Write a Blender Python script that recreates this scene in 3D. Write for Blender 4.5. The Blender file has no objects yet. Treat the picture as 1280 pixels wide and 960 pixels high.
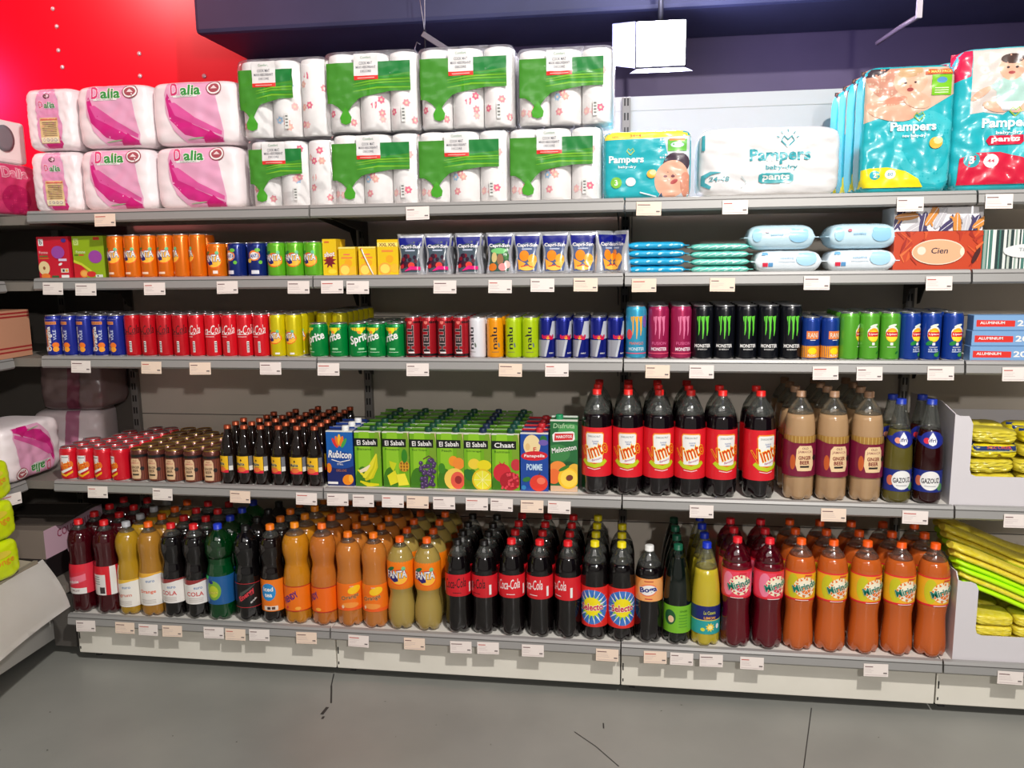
import bpy, bmesh, math, random
from mathutils import Vector, Matrix, noise
random.seed(7)
PI = math.pi
sc = bpy.context.scene
COL = sc.collection

# ------------------------------------------------------------------ camera
CAM = Vector((.0186, -2.573, 1.4743)); YAW, PITCH, ROLL, FPX = .1432, .1546, -.0125, 1026.67
_cy, _sy = math.cos(YAW), math.sin(YAW)
FW = Vector((-_sy * math.cos(PITCH), _cy * math.cos(PITCH), -math.sin(PITCH)))
_r = Vector((_cy, _sy, 0)); _u = _r.cross(FW)
RT = math.cos(ROLL) * _r + math.sin(ROLL) * _u
UP = -math.sin(ROLL) * _r + math.cos(ROLL) * _u
cam_d = bpy.data.cameras.new('camera'); cam = bpy.data.objects.new('camera', cam_d); COL.objects.link(cam)
cam_d.sensor_fit = 'HORIZONTAL'; cam_d.sensor_width = 36; cam_d.lens = FPX * 36 / 1280
cam_d.clip_start = .05; cam_d.clip_end = 60
M = Matrix((RT, UP, -FW)).transposed().to_4x4(); M.translation = CAM
cam.matrix_world = M; sc.camera = cam

def XY(px, Y, Z):
    """world X on the line (Y, Z) that the pixel column px of the photograph sees"""
    k = (px - 640) / FPX
    a = RT - k * FW                       # (P-C).a = 0
    return CAM.x + -(a.y * (Y - CAM.y) + a.z * (Z - CAM.z)) / a.x

# ------------------------------------------------------------------ world, lights, exposure
w = bpy.data.worlds.new('world'); sc.world = w; w.use_nodes = True
bg = w.node_tree.nodes['Background']; bg.inputs[0].default_value = (1.0, .93, .86, 1); bg.inputs[1].default_value = .28
sc.view_settings.view_transform = 'Standard'; sc.view_settings.look = 'None'
sc.view_settings.gamma = 1; sc.view_settings.use_curve_mapping = False
sc.view_settings.exposure = -0.05

def light(name, kind, loc, target, power, color=(1, 1, 1), **kw):
    d = bpy.data.lights.new(name, kind); d.energy = power; d.color = color
    for k, v in kw.items(): setattr(d, k, v)
    o = bpy.data.objects.new(name, d); COL.objects.link(o); o.location = loc
    o.rotation_euler = (Vector(target) - Vector(loc)).to_track_quat('-Z', 'Y').to_euler()
    return o
light('track_spotlight', 'SPOT', (.9, -2.6, 3.7), (-.6, .1, .9), 550, (1, .955, .90), shadow_soft_size=.06, spot_size=2.5, spot_blend=.25)
light('low_spotlight', 'SPOT', (1.0, -3.9, 2.25), (-.3, .1, 1.0), 175, (1, .955, .91), shadow_soft_size=.06, spot_size=2.2, spot_blend=.4)
light('aisle_fill_light', 'AREA', (-.3, -2.6, 3.2), (-.3, -1.2, 0), 24, (1, .95, .9), shape='RECTANGLE', size=3.5, size_y=1.2)  # added soft fill over the aisle, not a real fitting
light('added_red_wash', 'SPOT', (-3.4, -.6, 3.6), (-3.0, 1.5, 2.2), 230, (1, .25, .25), shadow_soft_size=.2, spot_size=2.4, spot_blend=1)  # unseen spot added to brighten and redden the wall
light('added_magenta_wash', 'SPOT', (-4.3, .6, 2.6), (-4.2, 1.5, 2.3), 60, (1, .15, .9), shadow_soft_size=.2, spot_size=2.0, spot_blend=1)  # unseen spot added to tint the wall's left side magenta

# ------------------------------------------------------------------ materials
_m = {}
def lin(c):
    return tuple(((v / 255) / 12.92 if v / 255 <= .04045 else ((v / 255 + .055) / 1.055) ** 2.4) for v in c) + (1,)
def mat(c, rough=.5, metal=0., coat=0., trans=0., spec=.5, emit=0, name=None):
    key = (tuple(c), rough, metal, coat, trans, spec, emit)
    if key in _m: return _m[key]
    m = bpy.data.materials.new(name or 'paint_%d_%d_%d' % tuple(c)); m.use_nodes = True
    b = m.node_tree.nodes['Principled BSDF']
    b.inputs['Base Color'].default_value = lin(c); b.inputs['Roughness'].default_value = rough
    b.inputs['Metallic'].default_value = metal; b.inputs['Coat Weight'].default_value = coat
    b.inputs['Coat Roughness'].default_value = .05
    b.inputs['Transmission Weight'].default_value = trans; b.inputs['Specular IOR Level'].default_value = spec
    if emit: b.inputs['Emission Color'].default_value = lin(c); b.inputs['Emission Strength'].default_value = emit
    _m[key] = m; return m
def noisy(c1, c2, scale, rough=.6, bump=0., detail=4, spec=.5, lo=.35, hi=.65, stretch=None, name='speckle'):
    m = bpy.data.materials.new(name); m.use_nodes = True; n = m.node_tree.nodes; l = m.node_tree.links
    b = n['Principled BSDF']; tc = n.new('ShaderNodeTexCoord'); nz = n.new('ShaderNodeTexNoise'); cr = n.new('ShaderNodeValToRGB')
    mp = n.new('ShaderNodeMapping'); mp.inputs['Scale'].default_value = stretch or (1, 1, 1)
    l.new(tc.outputs['Object'], mp.inputs[0]); l.new(mp.outputs[0], nz.inputs['Vector'])
    nz.inputs['Scale'].default_value = scale; nz.inputs['Detail'].default_value = detail
    cr.color_ramp.elements[0].position = lo; cr.color_ramp.elements[1].position = hi
    cr.color_ramp.elements[0].color = lin(c1); cr.color_ramp.elements[1].color = lin(c2)
    l.new(nz.outputs['Fac'], cr.inputs[0]); l.new(cr.outputs[0], b.inputs['Base Color'])
    b.inputs['Roughness'].default_value = rough; b.inputs['Specular IOR Level'].default_value = spec
    if bump:
        bp = n.new('ShaderNodeBump'); bp.inputs['Strength'].default_value = bump; bp.inputs['Distance'].default_value = .003
        l.new(nz.outputs['Fac'], bp.inputs['Height']); l.new(bp.outputs[0], b.inputs['Normal'])
    return m
def film(tint=(255, 255, 255), refl=.16, rough=.12, name='clear_film', dens=.0, dcol=(255, 255, 255)):
    """thin clear plastic: mostly see-through with a glossy skin"""
    m = bpy.data.materials.new(name); m.use_nodes = True; n = m.node_tree.nodes; l = m.node_tree.links
    n.clear(); out = n.new('ShaderNodeOutputMaterial'); mx = n.new('ShaderNodeMixShader'); tr = n.new('ShaderNodeBsdfTransparent')
    gl = n.new('ShaderNodeBsdfGlossy'); fr = n.new('ShaderNodeLayerWeight'); ma = n.new('ShaderNodeMath')
    tr.inputs[0].default_value = lin(tint); gl.inputs['Roughness'].default_value = rough
    fr.inputs['Blend'].default_value = .25; ma.operation = 'MULTIPLY_ADD'; ma.inputs[1].default_value = .5; ma.inputs[2].default_value = refl
    l.new(fr.outputs['Fresnel'], ma.inputs[0]); l.new(ma.outputs[0], mx.inputs[0])
    l.new(tr.outputs[0], mx.inputs[1]); l.new(gl.outputs[0], mx.inputs[2])
    last = mx
    if dens:
        df = n.new('ShaderNodeBsdfDiffuse'); df.inputs[0].default_value = lin(dcol); m2 = n.new('ShaderNodeMixShader'); m2.inputs[0].default_value = dens
        l.new(mx.outputs[0], m2.inputs[1]); l.new(df.outputs[0], m2.inputs[2]); last = m2
    l.new(last.outputs[0], out.inputs[0]); return m

WHITE = (238, 236, 232)
STEEL = mat((156, 155, 153), .45, .2, name='shelf_grey')
ALU = mat((205, 205, 208), .28, .9, name='aluminium')
GOLD = mat((205, 170, 95), .3, .9, name='gold_lid')
FILM = film(refl=.09)
PET = film((225, 228, 224), .10, .06, 'clear_bottle', .05, (200, 205, 200))

# ------------------------------------------------------------------ object helpers
def tag(o, label=None, cat=None, group=None, kind=None):
    if label: o['label'] = label
    if cat: o['category'] = cat
    if group: o['group'] = group
    if kind: o['kind'] = kind
    return o
def link(name, me, parent=None, loc=None, rz=0):
    o = bpy.data.objects.new(name, me); COL.objects.link(o)
    if parent: o.parent = parent
    if loc is not None: o.location = loc
    if rz: o.rotation_euler.z = rz
    return o
def thing(name, loc, label, cat, group=None, rz=0):
    o = link(name, None, None, loc, rz); o.empty_display_size = .02
    return tag(o, label, cat, group)

class MB:
    """collects shapes of several materials in one mesh"""
    def __init__(s): s.bm = bmesh.new(); s.mats = []
    def mi(s, m):
        if m not in s.mats: s.mats.append(m)
        return s.mats.index(m)
    def box(s, x0, y0, z0, x1, y1, z1, m, bev=0, rot=None, piv=None):
        b = bmesh.new(); bmesh.ops.create_cube(b, size=1)
        for v in b.verts: v.co = Vector(((x0 + x1) / 2 + v.co.x * (x1 - x0), (y0 + y1) / 2 + v.co.y * (y1 - y0), (z0 + z1) / 2 + v.co.z * (z1 - z0)))
        if bev: bmesh.ops.bevel(b, geom=b.edges[:], offset=bev, segments=2, affect='EDGES', profile=.5)
        if rot: bmesh.ops.rotate(b, verts=b.verts, cent=piv or (0, 0, 0), matrix=rot)
        return s.add(b, m)
    def add(s, b, m, smooth=False):
        i = s.mi(m); mp = {}
        for v in b.verts: mp[v] = s.bm.verts.new(v.co)
        for f in b.faces:
            try: g = s.bm.faces.new([mp[v] for v in f.verts]); g.material_index = i; g.smooth = smooth or f.smooth
            except ValueError: pass
        b.free(); return s
    def prism(s, pts, y0, y1, m, axis='y'):
        b = bmesh.new()
        A = {'y': lambda p, t: (p[0], t, p[1]), 'x': lambda p, t: (t, p[0], p[1]), 'z': lambda p, t: (p[0], p[1], t)}[axis]
        a = [b.verts.new(A(p, y0)) for p in pts]; c = [b.verts.new(A(p, y1)) for p in pts]
        b.faces.new(a); b.faces.new(c[::-1])
        for i in range(len(pts)): b.faces.new((a[i], c[i], c[(i + 1) % len(pts)], a[(i + 1) % len(pts)]))
        bmesh.ops.recalc_face_normals(b, faces=b.faces); return s.add(b, m)
    def tube(s, pts, r, m, seg=8):
        b = bmesh.new(); rings = []
        pts = [Vector(p) for p in pts]
        for i, p in enumerate(pts):
            t = (pts[min(i + 1, len(pts) - 1)] - pts[max(i - 1, 0)]).normalized()
            a = t.orthogonal().normalized(); c = t.cross(a)
            rings.append([b.verts.new(p + r * (math.cos(2 * PI * k / seg) * a + math.sin(2 * PI * k / seg) * c)) for k in range(seg)])
        # keep rings from twisting
        for i in range(1, len(rings)):
            best = min(range(seg), key=lambda k: (rings[i][k].co - rings[i - 1][0].co).length); rings[i] = rings[i][best:] + rings[i][:best]
        for i in range(len(rings) - 1):
            for k in range(seg): b.faces.new((rings[i][k], rings[i][(k + 1) % seg], rings[i + 1][(k + 1) % seg], rings[i + 1][k]))
        b.faces.new(rings[0][::-1]); b.faces.new(rings[-1])
        for f in b.faces: f.smooth = True
        return s.add(b, m)
    def lathe(s, prof, m, seg=28, lobes=0, at=(0, 0), ridges=0, axis=None):
        """prof = [(r, z)] or [(r, z, material)]; lobes = moulded feet"""
        b = bmesh.new(); rings = []; mats = []
        for p in prof:
            r, z = p[0], p[1]; ring = []
            for k in range(seg):
                t = 2 * PI * k / seg; rr, zz = r, z
                if lobes and z < .035:
                    q = max(0., math.cos(lobes * t)) ** 2 * (1 - z / .035)
                    zz = z + .010 * q; rr = r * (1 - .16 * q)
                if ridges and k % 2: rr = r * (1 - ridges)
                ring.append(b.verts.new((at[0] + rr * math.cos(t), at[1] + rr * math.sin(t), zz)))
            rings.append(ring)
        base = m; idx = s.mi(base)
        for i in range(len(rings) - 1):
            mm = prof[i][2] if len(prof[i]) > 2 else base
            for k in range(seg):
                f = b.faces.new((rings[i][k], rings[i][(k + 1) % seg], rings[i + 1][(k + 1) % seg], rings[i + 1][k])); f.smooth = True
                f.material_index = s.mi(mm)
        f = b.faces.new(rings[0][::-1]); f.material_index = idx
        f = b.faces.new(rings[-1]); f.material_index = s.mi(prof[-1][2] if len(prof[-1]) > 2 else base)
        if axis: bmesh.ops.rotate(b, verts=b.verts, cent=(0, 0, 0), matrix=axis)
        mp = {}
        for v in b.verts: mp[v] = s.bm.verts.new(v.co)
        for f in b.faces:
            g = s.bm.faces.new([mp[v] for v in f.verts]); g.material_index = f.material_index; g.smooth = f.smooth
        b.free(); return s
    def mesh(s, name):
        me = bpy.data.meshes.new(name); s.bm.to_mesh(me); s.bm.free()
        for m in s.mats: me.materials.append(m)
        return me

# ---- printed artwork: flat coloured shapes laid on a surface
_tx = {}
def text_shape(s, bold, shear):
    k = (s, bold, shear)
    if k not in _tx:
        c = bpy.data.curves.new('t', 'FONT'); c.body = s; c.size = 1; c.resolution_u = 2; c.offset = bold; c.shear = shear
        o = bpy.data.objects.new('t', c); me = bpy.data.meshes.new_from_object(o)
        vs = [(v.co.x, v.co.y) for v in me.vertices]; fs = [tuple(p.vertices) for p in me.polygons]
        bpy.data.objects.remove(o); bpy.data.meshes.remove(me); bpy.data.curves.remove(c)
        _tx[k] = (vs, fs)
    return _tx[k]
class Art:
    def __init__(s, gloss=.35): s.it = []; s.g = gloss
    def _a(s, vs, fs, c): s.it.append((vs, fs, c)); return s
    def R(s, x0, y0, x1, y1, c): return s._a([(x0, y0), (x1, y0), (x1, y1), (x0, y1)], [(0, 1, 2, 3)], c)
    def P(s, pts, c): return s._a(list(pts), [tuple(range(len(pts)))], c)
    def E(s, cx, cy, rx, ry, c, rot=0, n=20):
        return s.P([(cx + rx * math.cos(t) * math.cos(rot) - ry * math.sin(t) * math.sin(rot), cy + rx * math.cos(t) * math.sin(rot) + ry * math.sin(t) * math.cos(rot)) for t in [2 * PI * k / n for k in range(n)]], c)
    def star(s, cx, cy, r0, r1, n, c, rot=0):
        vs = [(cx, cy)] + [(cx + (r1 if k % 2 else r0) * math.cos(rot + PI * k / n), cy + (r1 if k % 2 else r0) * math.sin(rot + PI * k / n)) for k in range(2 * n)]
        return s._a(vs, [(0, 1 + k, 1 + (k + 1) % (2 * n)) for k in range(2 * n)], c)
    def band(s, pts, wid, c):
        """a stroke along pts"""
        vs = []; fs = []
        for i, p in enumerate(pts):
            a = pts[max(i - 1, 0)]; b = pts[min(i + 1, len(pts) - 1)]; dx, dy = b[0] - a[0], b[1] - a[1]; L = math.hypot(dx, dy) or 1
            ww = wid[i] if isinstance(wid, (list, tuple)) else wid
            vs += [(p[0] - dy / L * ww / 2, p[1] + dx / L * ww / 2), (p[0] + dy / L * ww / 2, p[1] - dx / L * ww / 2)]
        for i in range(len(pts) - 1): fs.append((2 * i, 2 * i + 1, 2 * i + 3, 2 * i + 2))
        return s._a(vs, fs, c)
    def T(s, txt, cx, cy, wd, h, c, rot=0, shear=0., bold=.02, out=None, ob=.05):
        bold *= .6; ob *= .7
        if out: s._t(txt, cx, cy, wd, h, out, rot, shear, bold + ob, bold)
        return s._t(txt, cx, cy, wd, h, c, rot, shear, bold, bold)
    def _t(s, txt, cx, cy, wd, h, c, rot, shear, bold, ref):
        vs, fs = text_shape(txt, bold, shear); rv, _ = text_shape(txt, ref, shear)
        x0 = min(v[0] for v in rv); x1 = max(v[0] for v in rv); y0 = min(v[1] for v in rv); y1 = max(v[1] for v in rv)
        sx, sy = wd / (x1 - x0), h / (y1 - y0); mx, my = (x0 + x1) / 2, (y0 + y1) / 2; C, S = math.cos(rot), math.sin(rot)
        o = []
        for x, y in vs:
            x = (x - mx) * sx; y = (y - my) * sy; o.append((cx + x * C - y * S, cy + x * S + y * C))
        return s._a(o, fs, c)
    def fruit(s, cx, cy, r, c, c2=None):
        s.E(cx, cy, r, r * .95, c)
        if c2: s.E(cx + .15 * r, cy - .05 * r, r * .68, r * .64, c2)
        return s
    def build(s, name, fmap, clip=None, du=0, dv=0, eps=.00012, first=1):
        mb = MB()
        if du:                                   # every layer follows the same facets
            raw = fmap; gv = dv or 0; memo = {}
            def node(i, j, v, e):
                k_ = (i, j if gv else round(v, 5))
                if k_ not in memo: memo[k_] = (Vector(raw(i * du, j * gv if gv else v, 0)), Vector(raw(i * du, j * gv if gv else v, .001)))
                p0, p1 = memo[k_]; return p0 + (p1 - p0) * (e / .001)
            def fmap(u, v, e):
                i = math.floor(u / du + 1e-6); fu = min(1, max(0, u / du - i))
                if not gv: return node(i, 0, v, e).lerp(node(i + 1, 0, v, e), fu)
                j = math.floor(v / gv + 1e-6); fv = min(1, max(0, v / gv - j))
                return node(i, j, v, e).lerp(node(i + 1, j, v, e), fu).lerp(node(i, j + 1, v, e).lerp(node(i + 1, j + 1, v, e), fu), fv)
        for L, (vs, fs, c) in enumerate(s.it):
            b = bmesh.new(); V = [b.verts.new((x, y, 0)) for x, y in vs]
            for f in fs:
                try: b.faces.new([V[i] for i in f])
                except ValueError: pass
            def cut(co, no, clear=False):
                bmesh.ops.bisect_plane(b, geom=b.verts[:] + b.edges[:] + b.faces[:], plane_co=co, plane_no=no, clear_outer=clear)
            if clip:
                cut((clip[0], 0, 0), (-1, 0, 0), True); cut((clip[2], 0, 0), (1, 0, 0), True)
                cut((0, clip[1], 0), (0, -1, 0), True); cut((0, clip[3], 0), (0, 1, 0), True)
            if not b.verts: b.free(); continue
            xs = [v.co.x for v in b.verts]; ys = [v.co.y for v in b.verts]
            if du:
                k = math.ceil(min(xs) / du)
                while k * du < max(xs): cut((k * du, 0, 0), (1, 0, 0)); k += 1
            if dv:
                k = math.ceil(min(ys) / dv)
                while k * dv < max(ys): cut((0, k * dv, 0), (0, 1, 0)); k += 1
            for v in b.verts: v.co = Vector(fmap(v.co.x, v.co.y, eps * (first + L)))
            mb.add(b, mat(c, s.g, coat=.3 if s.g < .4 else 0), smooth=bool(du))
        return mb.mesh(name)
def flat(y): return lambda u, v, e: (u, y - e, v)
def around(rf, R):
    return lambda u, v, e: ((rf(v) + e) * math.sin(u / R), -(rf(v) + e) * math.cos(u / R), v)
def prof_r(prof):
    def f(z):
        for a, b in zip(prof, prof[1:]):
            if a[1] <= z <= b[1] and b[1] > a[1]: return a[0] + (b[0] - a[0]) * (z - a[1]) / (b[1] - a[1])
        return prof[-1][0]
    return f

# a kind = list of (part name, mesh, index of its parent part or None, y offset)
KINDS = {}
def place(kind, name, loc, label, cat, group=None, rz=0, skip=(), tilt=0):
    parts = KINDS[kind]; root = thing(name, loc, label, cat, group, rz)
    if tilt: root.rotation_euler.y = tilt
    made = []
    for pn, me, par in parts:
        if pn in skip: made.append(None); continue
        made.append(link(pn, me, root if par is None else made[par]))
    return root

# ================================================================== SETTING
SH = [1.639, 1.414, 1.147, .7025, .200]      # shelf heights, top to bottom
YB = .536
def struct(name, mb):
    o = link(name, mb.mesh(name)); return tag(o, kind='structure')
FLOOR = noisy((128, 129, 124), (148, 148, 142), 1.3, .34, detail=8, spec=.4, name='polished_concrete')
m = MB(); m.box(-6, -5.5, -.05, 5, 3, 0, FLOOR); struct('floor', m)
NAVY = noisy((44, 48, 78), (50, 54, 86), 3, .6, name='dark_wall')  # dark blue raised to stand for glare around the lamp
NAVY2 = noisy((70, 58, 92), (76, 63, 98), 3, .6, name='glow_tinted_wall')  # purple is lamp glow put into the colour of a dark wall
m = MB(); m.box(-1.885, 1.5, 0, 5, 1.6, 4, NAVY2); struct('wall_back', m)
RED = noisy((232, 8, 40), (246, 14, 48), .8, .28, name='glossy_red'); 
m = MB(); m.box(-6, 1.5, 0, -1.885, 1.6, 4, RED); struct('wall_red', m)
m = MB(); m.box(-6, -5.5, 4, 5, 3, 4.05, NAVY); struct('ceiling', m)
m = MB(); m.box(5, -5.5, 0, 5.05, 3, 4, NAVY); struct('wall_right', m)
m = MB(); m.box(-6.05, -5.5, 0, -6, 3, 4, mat((90, 85, 80), .7)); struct('wall_left', m)
m = MB(); m.box(-1.887, 1.0, 2.455, 5, 1.5, 4, NAVY, bev=.02); struct('trim_1', m)
m = MB(); a = Art(.6)
for pts, wd in (([(-.96, -.13), (-.985, -.06), (-1.0, -.02)], .006), ([(-.963, -.155), (-.966, -.2)], .011), ([(-.955, -.21), (-.955, -.225)], .008), ([(-1.0, -.02), (-1.02, .06)], .004),
                ([(-.05, -.17), (-.052, -.14)], .004), ([(.45, -.6), (.53, -.3), (.62, .03)], .003), ([(-.14, -.2), (-.07, -.27), (0, -.36)], .003), ([(1.02, -.3), (1.1, -.31)], .003)):
    a.band(pts, wd, (48, 46, 44))
for k in range(26):
    a.E(random.uniform(-2, 1.4), random.uniform(-.9, 0), random.uniform(.001, .004), random.uniform(.001, .003), (62, 60, 58), n=7)
tag(link('trim_2', a.build('floor_marks', lambda u, v, e: (u, v, .0004 + e))), kind='structure')

# ------------------------------------------------------------------ shelving
PANEL = noisy((204, 194, 181), (212, 202, 188), 2.0, .5, name='grey_back_panel')
HEAD = mat((178, 178, 180), .5, name='white_header')
DECK = noisy((214, 210, 203), (226, 222, 214), 6, .5, name='shelf_deck')
KICK = noisy((222, 218, 206), (232, 228, 217), 5, .5, name='cream_kick', lo=.3, hi=.7)
DARK = mat((22, 20, 20), .6)
UPR = mat((120, 116, 112), .5)
def slots(mb, x, z0, z1, y):
    z = z0
    while z < z1:
        mb.box(x - .0085, y - .0006, z, x - .0025, y, z + .026, DARK); mb.box(x + .0025, y - .0006, z, x + .0085, y, z + .026, DARK); z += .05
def bay(x0, x1, label, loc=(0, 0, 0), rz=0, decks=SH, front=0., head=True, dz=0, kick=True, depth=YB, rails=True):
    t = thing('shelving_bay', loc, label, 'shelving', 'grey metal shelving bays', rz)
    mb = MB(); mb.box(x0 + .001, depth, .05, x1 - .001, depth + .012, 1.645, PANEL)
    z = .05
    while z < 1.6: mb.box(x0, depth - .0008, z + .395, x1, depth, z + .398, mat((70, 66, 62), .6)); z += .4
    link('back_panel', mb.mesh('back_panel'), t)
    if head:
        mb = MB(); mb.box(x0 + .001, depth, 1.646, x1 - .001, depth + .012, 2.035, HEAD); mb.box(x0 + .001, depth - .002, 1.985, x1 - .001, depth, 1.987, mat((170, 170, 168), .5)); link('header_panel', mb.mesh('header_panel'), t)
    mb = MB(); mb.box(x0 - .015, depth - .024, 0, x0 + .015, depth, 2.03 if head else 1.65, UPR, .002); slots(mb, x0, .25, 2.02 if head else 1.6, depth - .024)
    link('upright', mb.mesh('upright'), t)
    for i, z in enumerate(decks):
        base = (i == len(decks) - 1)
        mb = MB(); mb.box(x0 + .002, front + .012, z - .028, x1 - .002, depth - .026, z, DECK)
        s = link('shelf_board', mb.mesh('shelf_board'), t)
        mb = MB()   # price rail: lip with a lower channel
        g = STEEL
        mb.prism([(front - .002, z + .004), (front + .012, z + .006), (front + .012, z - .036), (front - .004, z - .036), (front - .010, z - .030), (front - .006, z - .004)], x0 + .003, x1 - .003, g, 'x')
        mb.box(x0 + .003, front - .0075, z - .0065, x1 - .003, front - .0045, z - .0045, mat((90, 88, 86), .4))
        link('price_rail', mb.mesh('price_rail'), s)
        if not base:
            for xx in (x0 + .022, x1 - .025):
                mb = MB(); mb.prism([(front + .10, z - .03), (depth - .025, z - .03), (depth - .025, z - .125), (depth - .05, z - .12), (depth - .09, z - .07), (front + .2, z - .042)], xx, xx + .003, mat((66, 63, 60), .5), 'x')
                link('bracket', mb.mesh('bracket'), s)
    if kick:
        mb = MB(); zb = decks[-1]
        mb.box(x0 + .002, front + .040, .035, x1 - .002, front + .060, zb - .03, KICK, .003)
        mb.box(x0 + .006, front + .039, .09, x0 + .010, front + .0405, .115, DARK); mb.box(x0 + .006, front + .039, .05, x0 + .010, front + .0405, .06, DARK)
        link('kick_panel', mb.mesh('kick_panel'), t)
        mb = MB(); mb.box(x0 + .01, front + .16, .0, x1 - .01, front + .18, .06, DARK); mb.box(x0 + .03, front + .09, 0, x0 + .05, front + .14, .04, mat((60, 60, 60), .5)); link('foot', mb.mesh('foot'), t)
    return t
bay(-2, -1, 'left grey shelving bay under the pink-printed paper packs')
bay(-1, 0, 'middle-left grey shelving bay under the green-printed roll packs')
bay(0, 1, 'middle-right grey shelving bay under the nappy packs, with white header')
bay(1, 2, 'grey shelving bay cut off by the right edge, with cardboard trays')
# end upright of the run is closed by a side panel below
# left unit: front faces +X, its rows stop short of the corner
t = bay(-.0, 1.3, 'dark shelving unit at far left facing sideways into the aisle', loc=(-2.13, -1.28, 0), rz=PI / 2, decks=[1.63, 1.405, 1.140, .695, .34], head=False, depth=.5, kick=False)
for ch in t.children:
    if ch.name.startswith('shelf_board'): pass
mb = MB(); mb.box(0, .03, .04, 1.5, .05, .25, mat((225, 222, 216), .5), .003); mb.box(.02, .1, 0, 1.48, .12, .05, DARK); link('kick_panel', mb.mesh('kick_panel'), t)
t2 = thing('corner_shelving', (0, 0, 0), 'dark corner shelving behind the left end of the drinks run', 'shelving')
mb = MB(); mb.box(-2.95, YB, .02, -2.0, YB + .012, 1.645, mat((92, 86, 80), .6)); mb.box(-2.66, -.02, .02, -2.645, YB, 1.645, mat((80, 75, 70), .6)); link('back_panel', mb.mesh('back_panel'), t2)  # corner shade put into the darker greys of these parts
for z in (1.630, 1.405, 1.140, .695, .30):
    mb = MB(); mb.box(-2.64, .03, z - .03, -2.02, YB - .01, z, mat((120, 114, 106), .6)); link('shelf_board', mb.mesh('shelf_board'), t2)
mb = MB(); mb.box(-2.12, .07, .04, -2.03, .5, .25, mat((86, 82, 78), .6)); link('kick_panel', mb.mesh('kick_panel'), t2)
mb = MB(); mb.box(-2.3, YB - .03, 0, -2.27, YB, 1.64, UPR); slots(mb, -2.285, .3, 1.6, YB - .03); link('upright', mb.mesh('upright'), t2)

# ------------------------------------------------------------------ price tags
TAGW, TAGH = .074, .041
def tag_art(kind):
    a = Art(.5); random.seed(kind)
    a.R(-TAGW / 2 + .004, TAGH / 2 - .011, -TAGW / 2 + .012 + random.uniform(.012, .03), TAGH / 2 - .008, (120, 90, 90) if kind % 3 else (190, 90, 80))
    for k in range(3): a.R(-TAGW / 2 + .004, TAGH / 2 - .017 - k * .005, -TAGW / 2 + random.uniform(.02, .045), TAGH / 2 - .0162 - k * .005, (190, 175, 175))
    a.R(TAGW / 2 - .015, -TAGH / 2 + .010, TAGW / 2 - .004, -TAGH / 2 + .014, (110, 100, 100))
    a.R(-TAGW / 2 + .004, -TAGH / 2 + .005, TAGW / 2 - .004, -TAGH / 2 + .006, (200, 185, 185))
    return a.build('printing', flat(-.0006))
mb = MB(); mb.box(-TAGW / 2, -.0006, -TAGH / 2, TAGW / 2, .0006, TAGH / 2, mat((236, 226, 220), .45), .0004); CARD = mb.mesh('card')
mb = MB(); mb.box(-TAGW / 2, -.0006, -TAGH / 2, TAGW / 2, .0006, TAGH / 2, mat((238, 216, 196), .45), .0004); CARD2 = mb.mesh('card')
PR = [tag_art(k) for k in range(6)]
TAGS = {0: [131, 522, 811, 919, 1138, 1249],
        1: [66, 107, 193, 284, 373, 415, 447, 556, 625, 678, 732, 805, 903, 1021, 1174],
        2: [101, 189, 250, 338, 411, 522, 638, 696, 822, 877, 1032, 1087, 1176, 1270],
        3: [122, 203, 300, 383, 422, 454, 491, 522, 555, 596, 627, 665, 699, 877, 1042, 1144, 1271],
        4: [107, 156, 185, 215, 267, 294, 324, 383, 448, 518, 576, 610, 666, 759, 819, 852, 889, 940, 1095, 1263]}
RN = ['top', 'second', 'third', 'fourth', 'bottom']
NTH = ['first', 'second', 'third', 'fourth', 'fifth', 'sixth', 'seventh', 'eighth', 'ninth', 'tenth', 'eleventh', 'twelfth', 'thirteenth', 'fourteenth', 'fifteenth', 'sixteenth', 'seventeenth', 'eighteenth', 'nineteenth', 'twentieth']
random.seed(3)
for s, xs in TAGS.items():
    for i, px in enumerate(xs):
        z = SH[s] - (.030 if s else .028)
        tint = random.random() < .3
        o = thing('price_tag', (XY(px, -.014, z), -.0135 if px != 411 else -.018, z - random.uniform(0, .004)), '%s price tag on the %s shelf rail, %s from the left' % ('cream' if tint else 'white', RN[s], NTH[i]), 'price tag', 'price tags on the %s shelf rail' % RN[s])
        o.rotation_euler = (-.08, random.uniform(-.02, .02), random.uniform(-.03, .06))
        link('card', CARD2 if tint else CARD, o); link('printing', PR[(i + s) % 6], o)
o = thing('price_tag', (-2.095, -.10, .662), 'white price tag on the left unit under the pink paper pack', 'price tag', rz=1.2); link('card', CARD, o); link('printing', PR[0], o)
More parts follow.
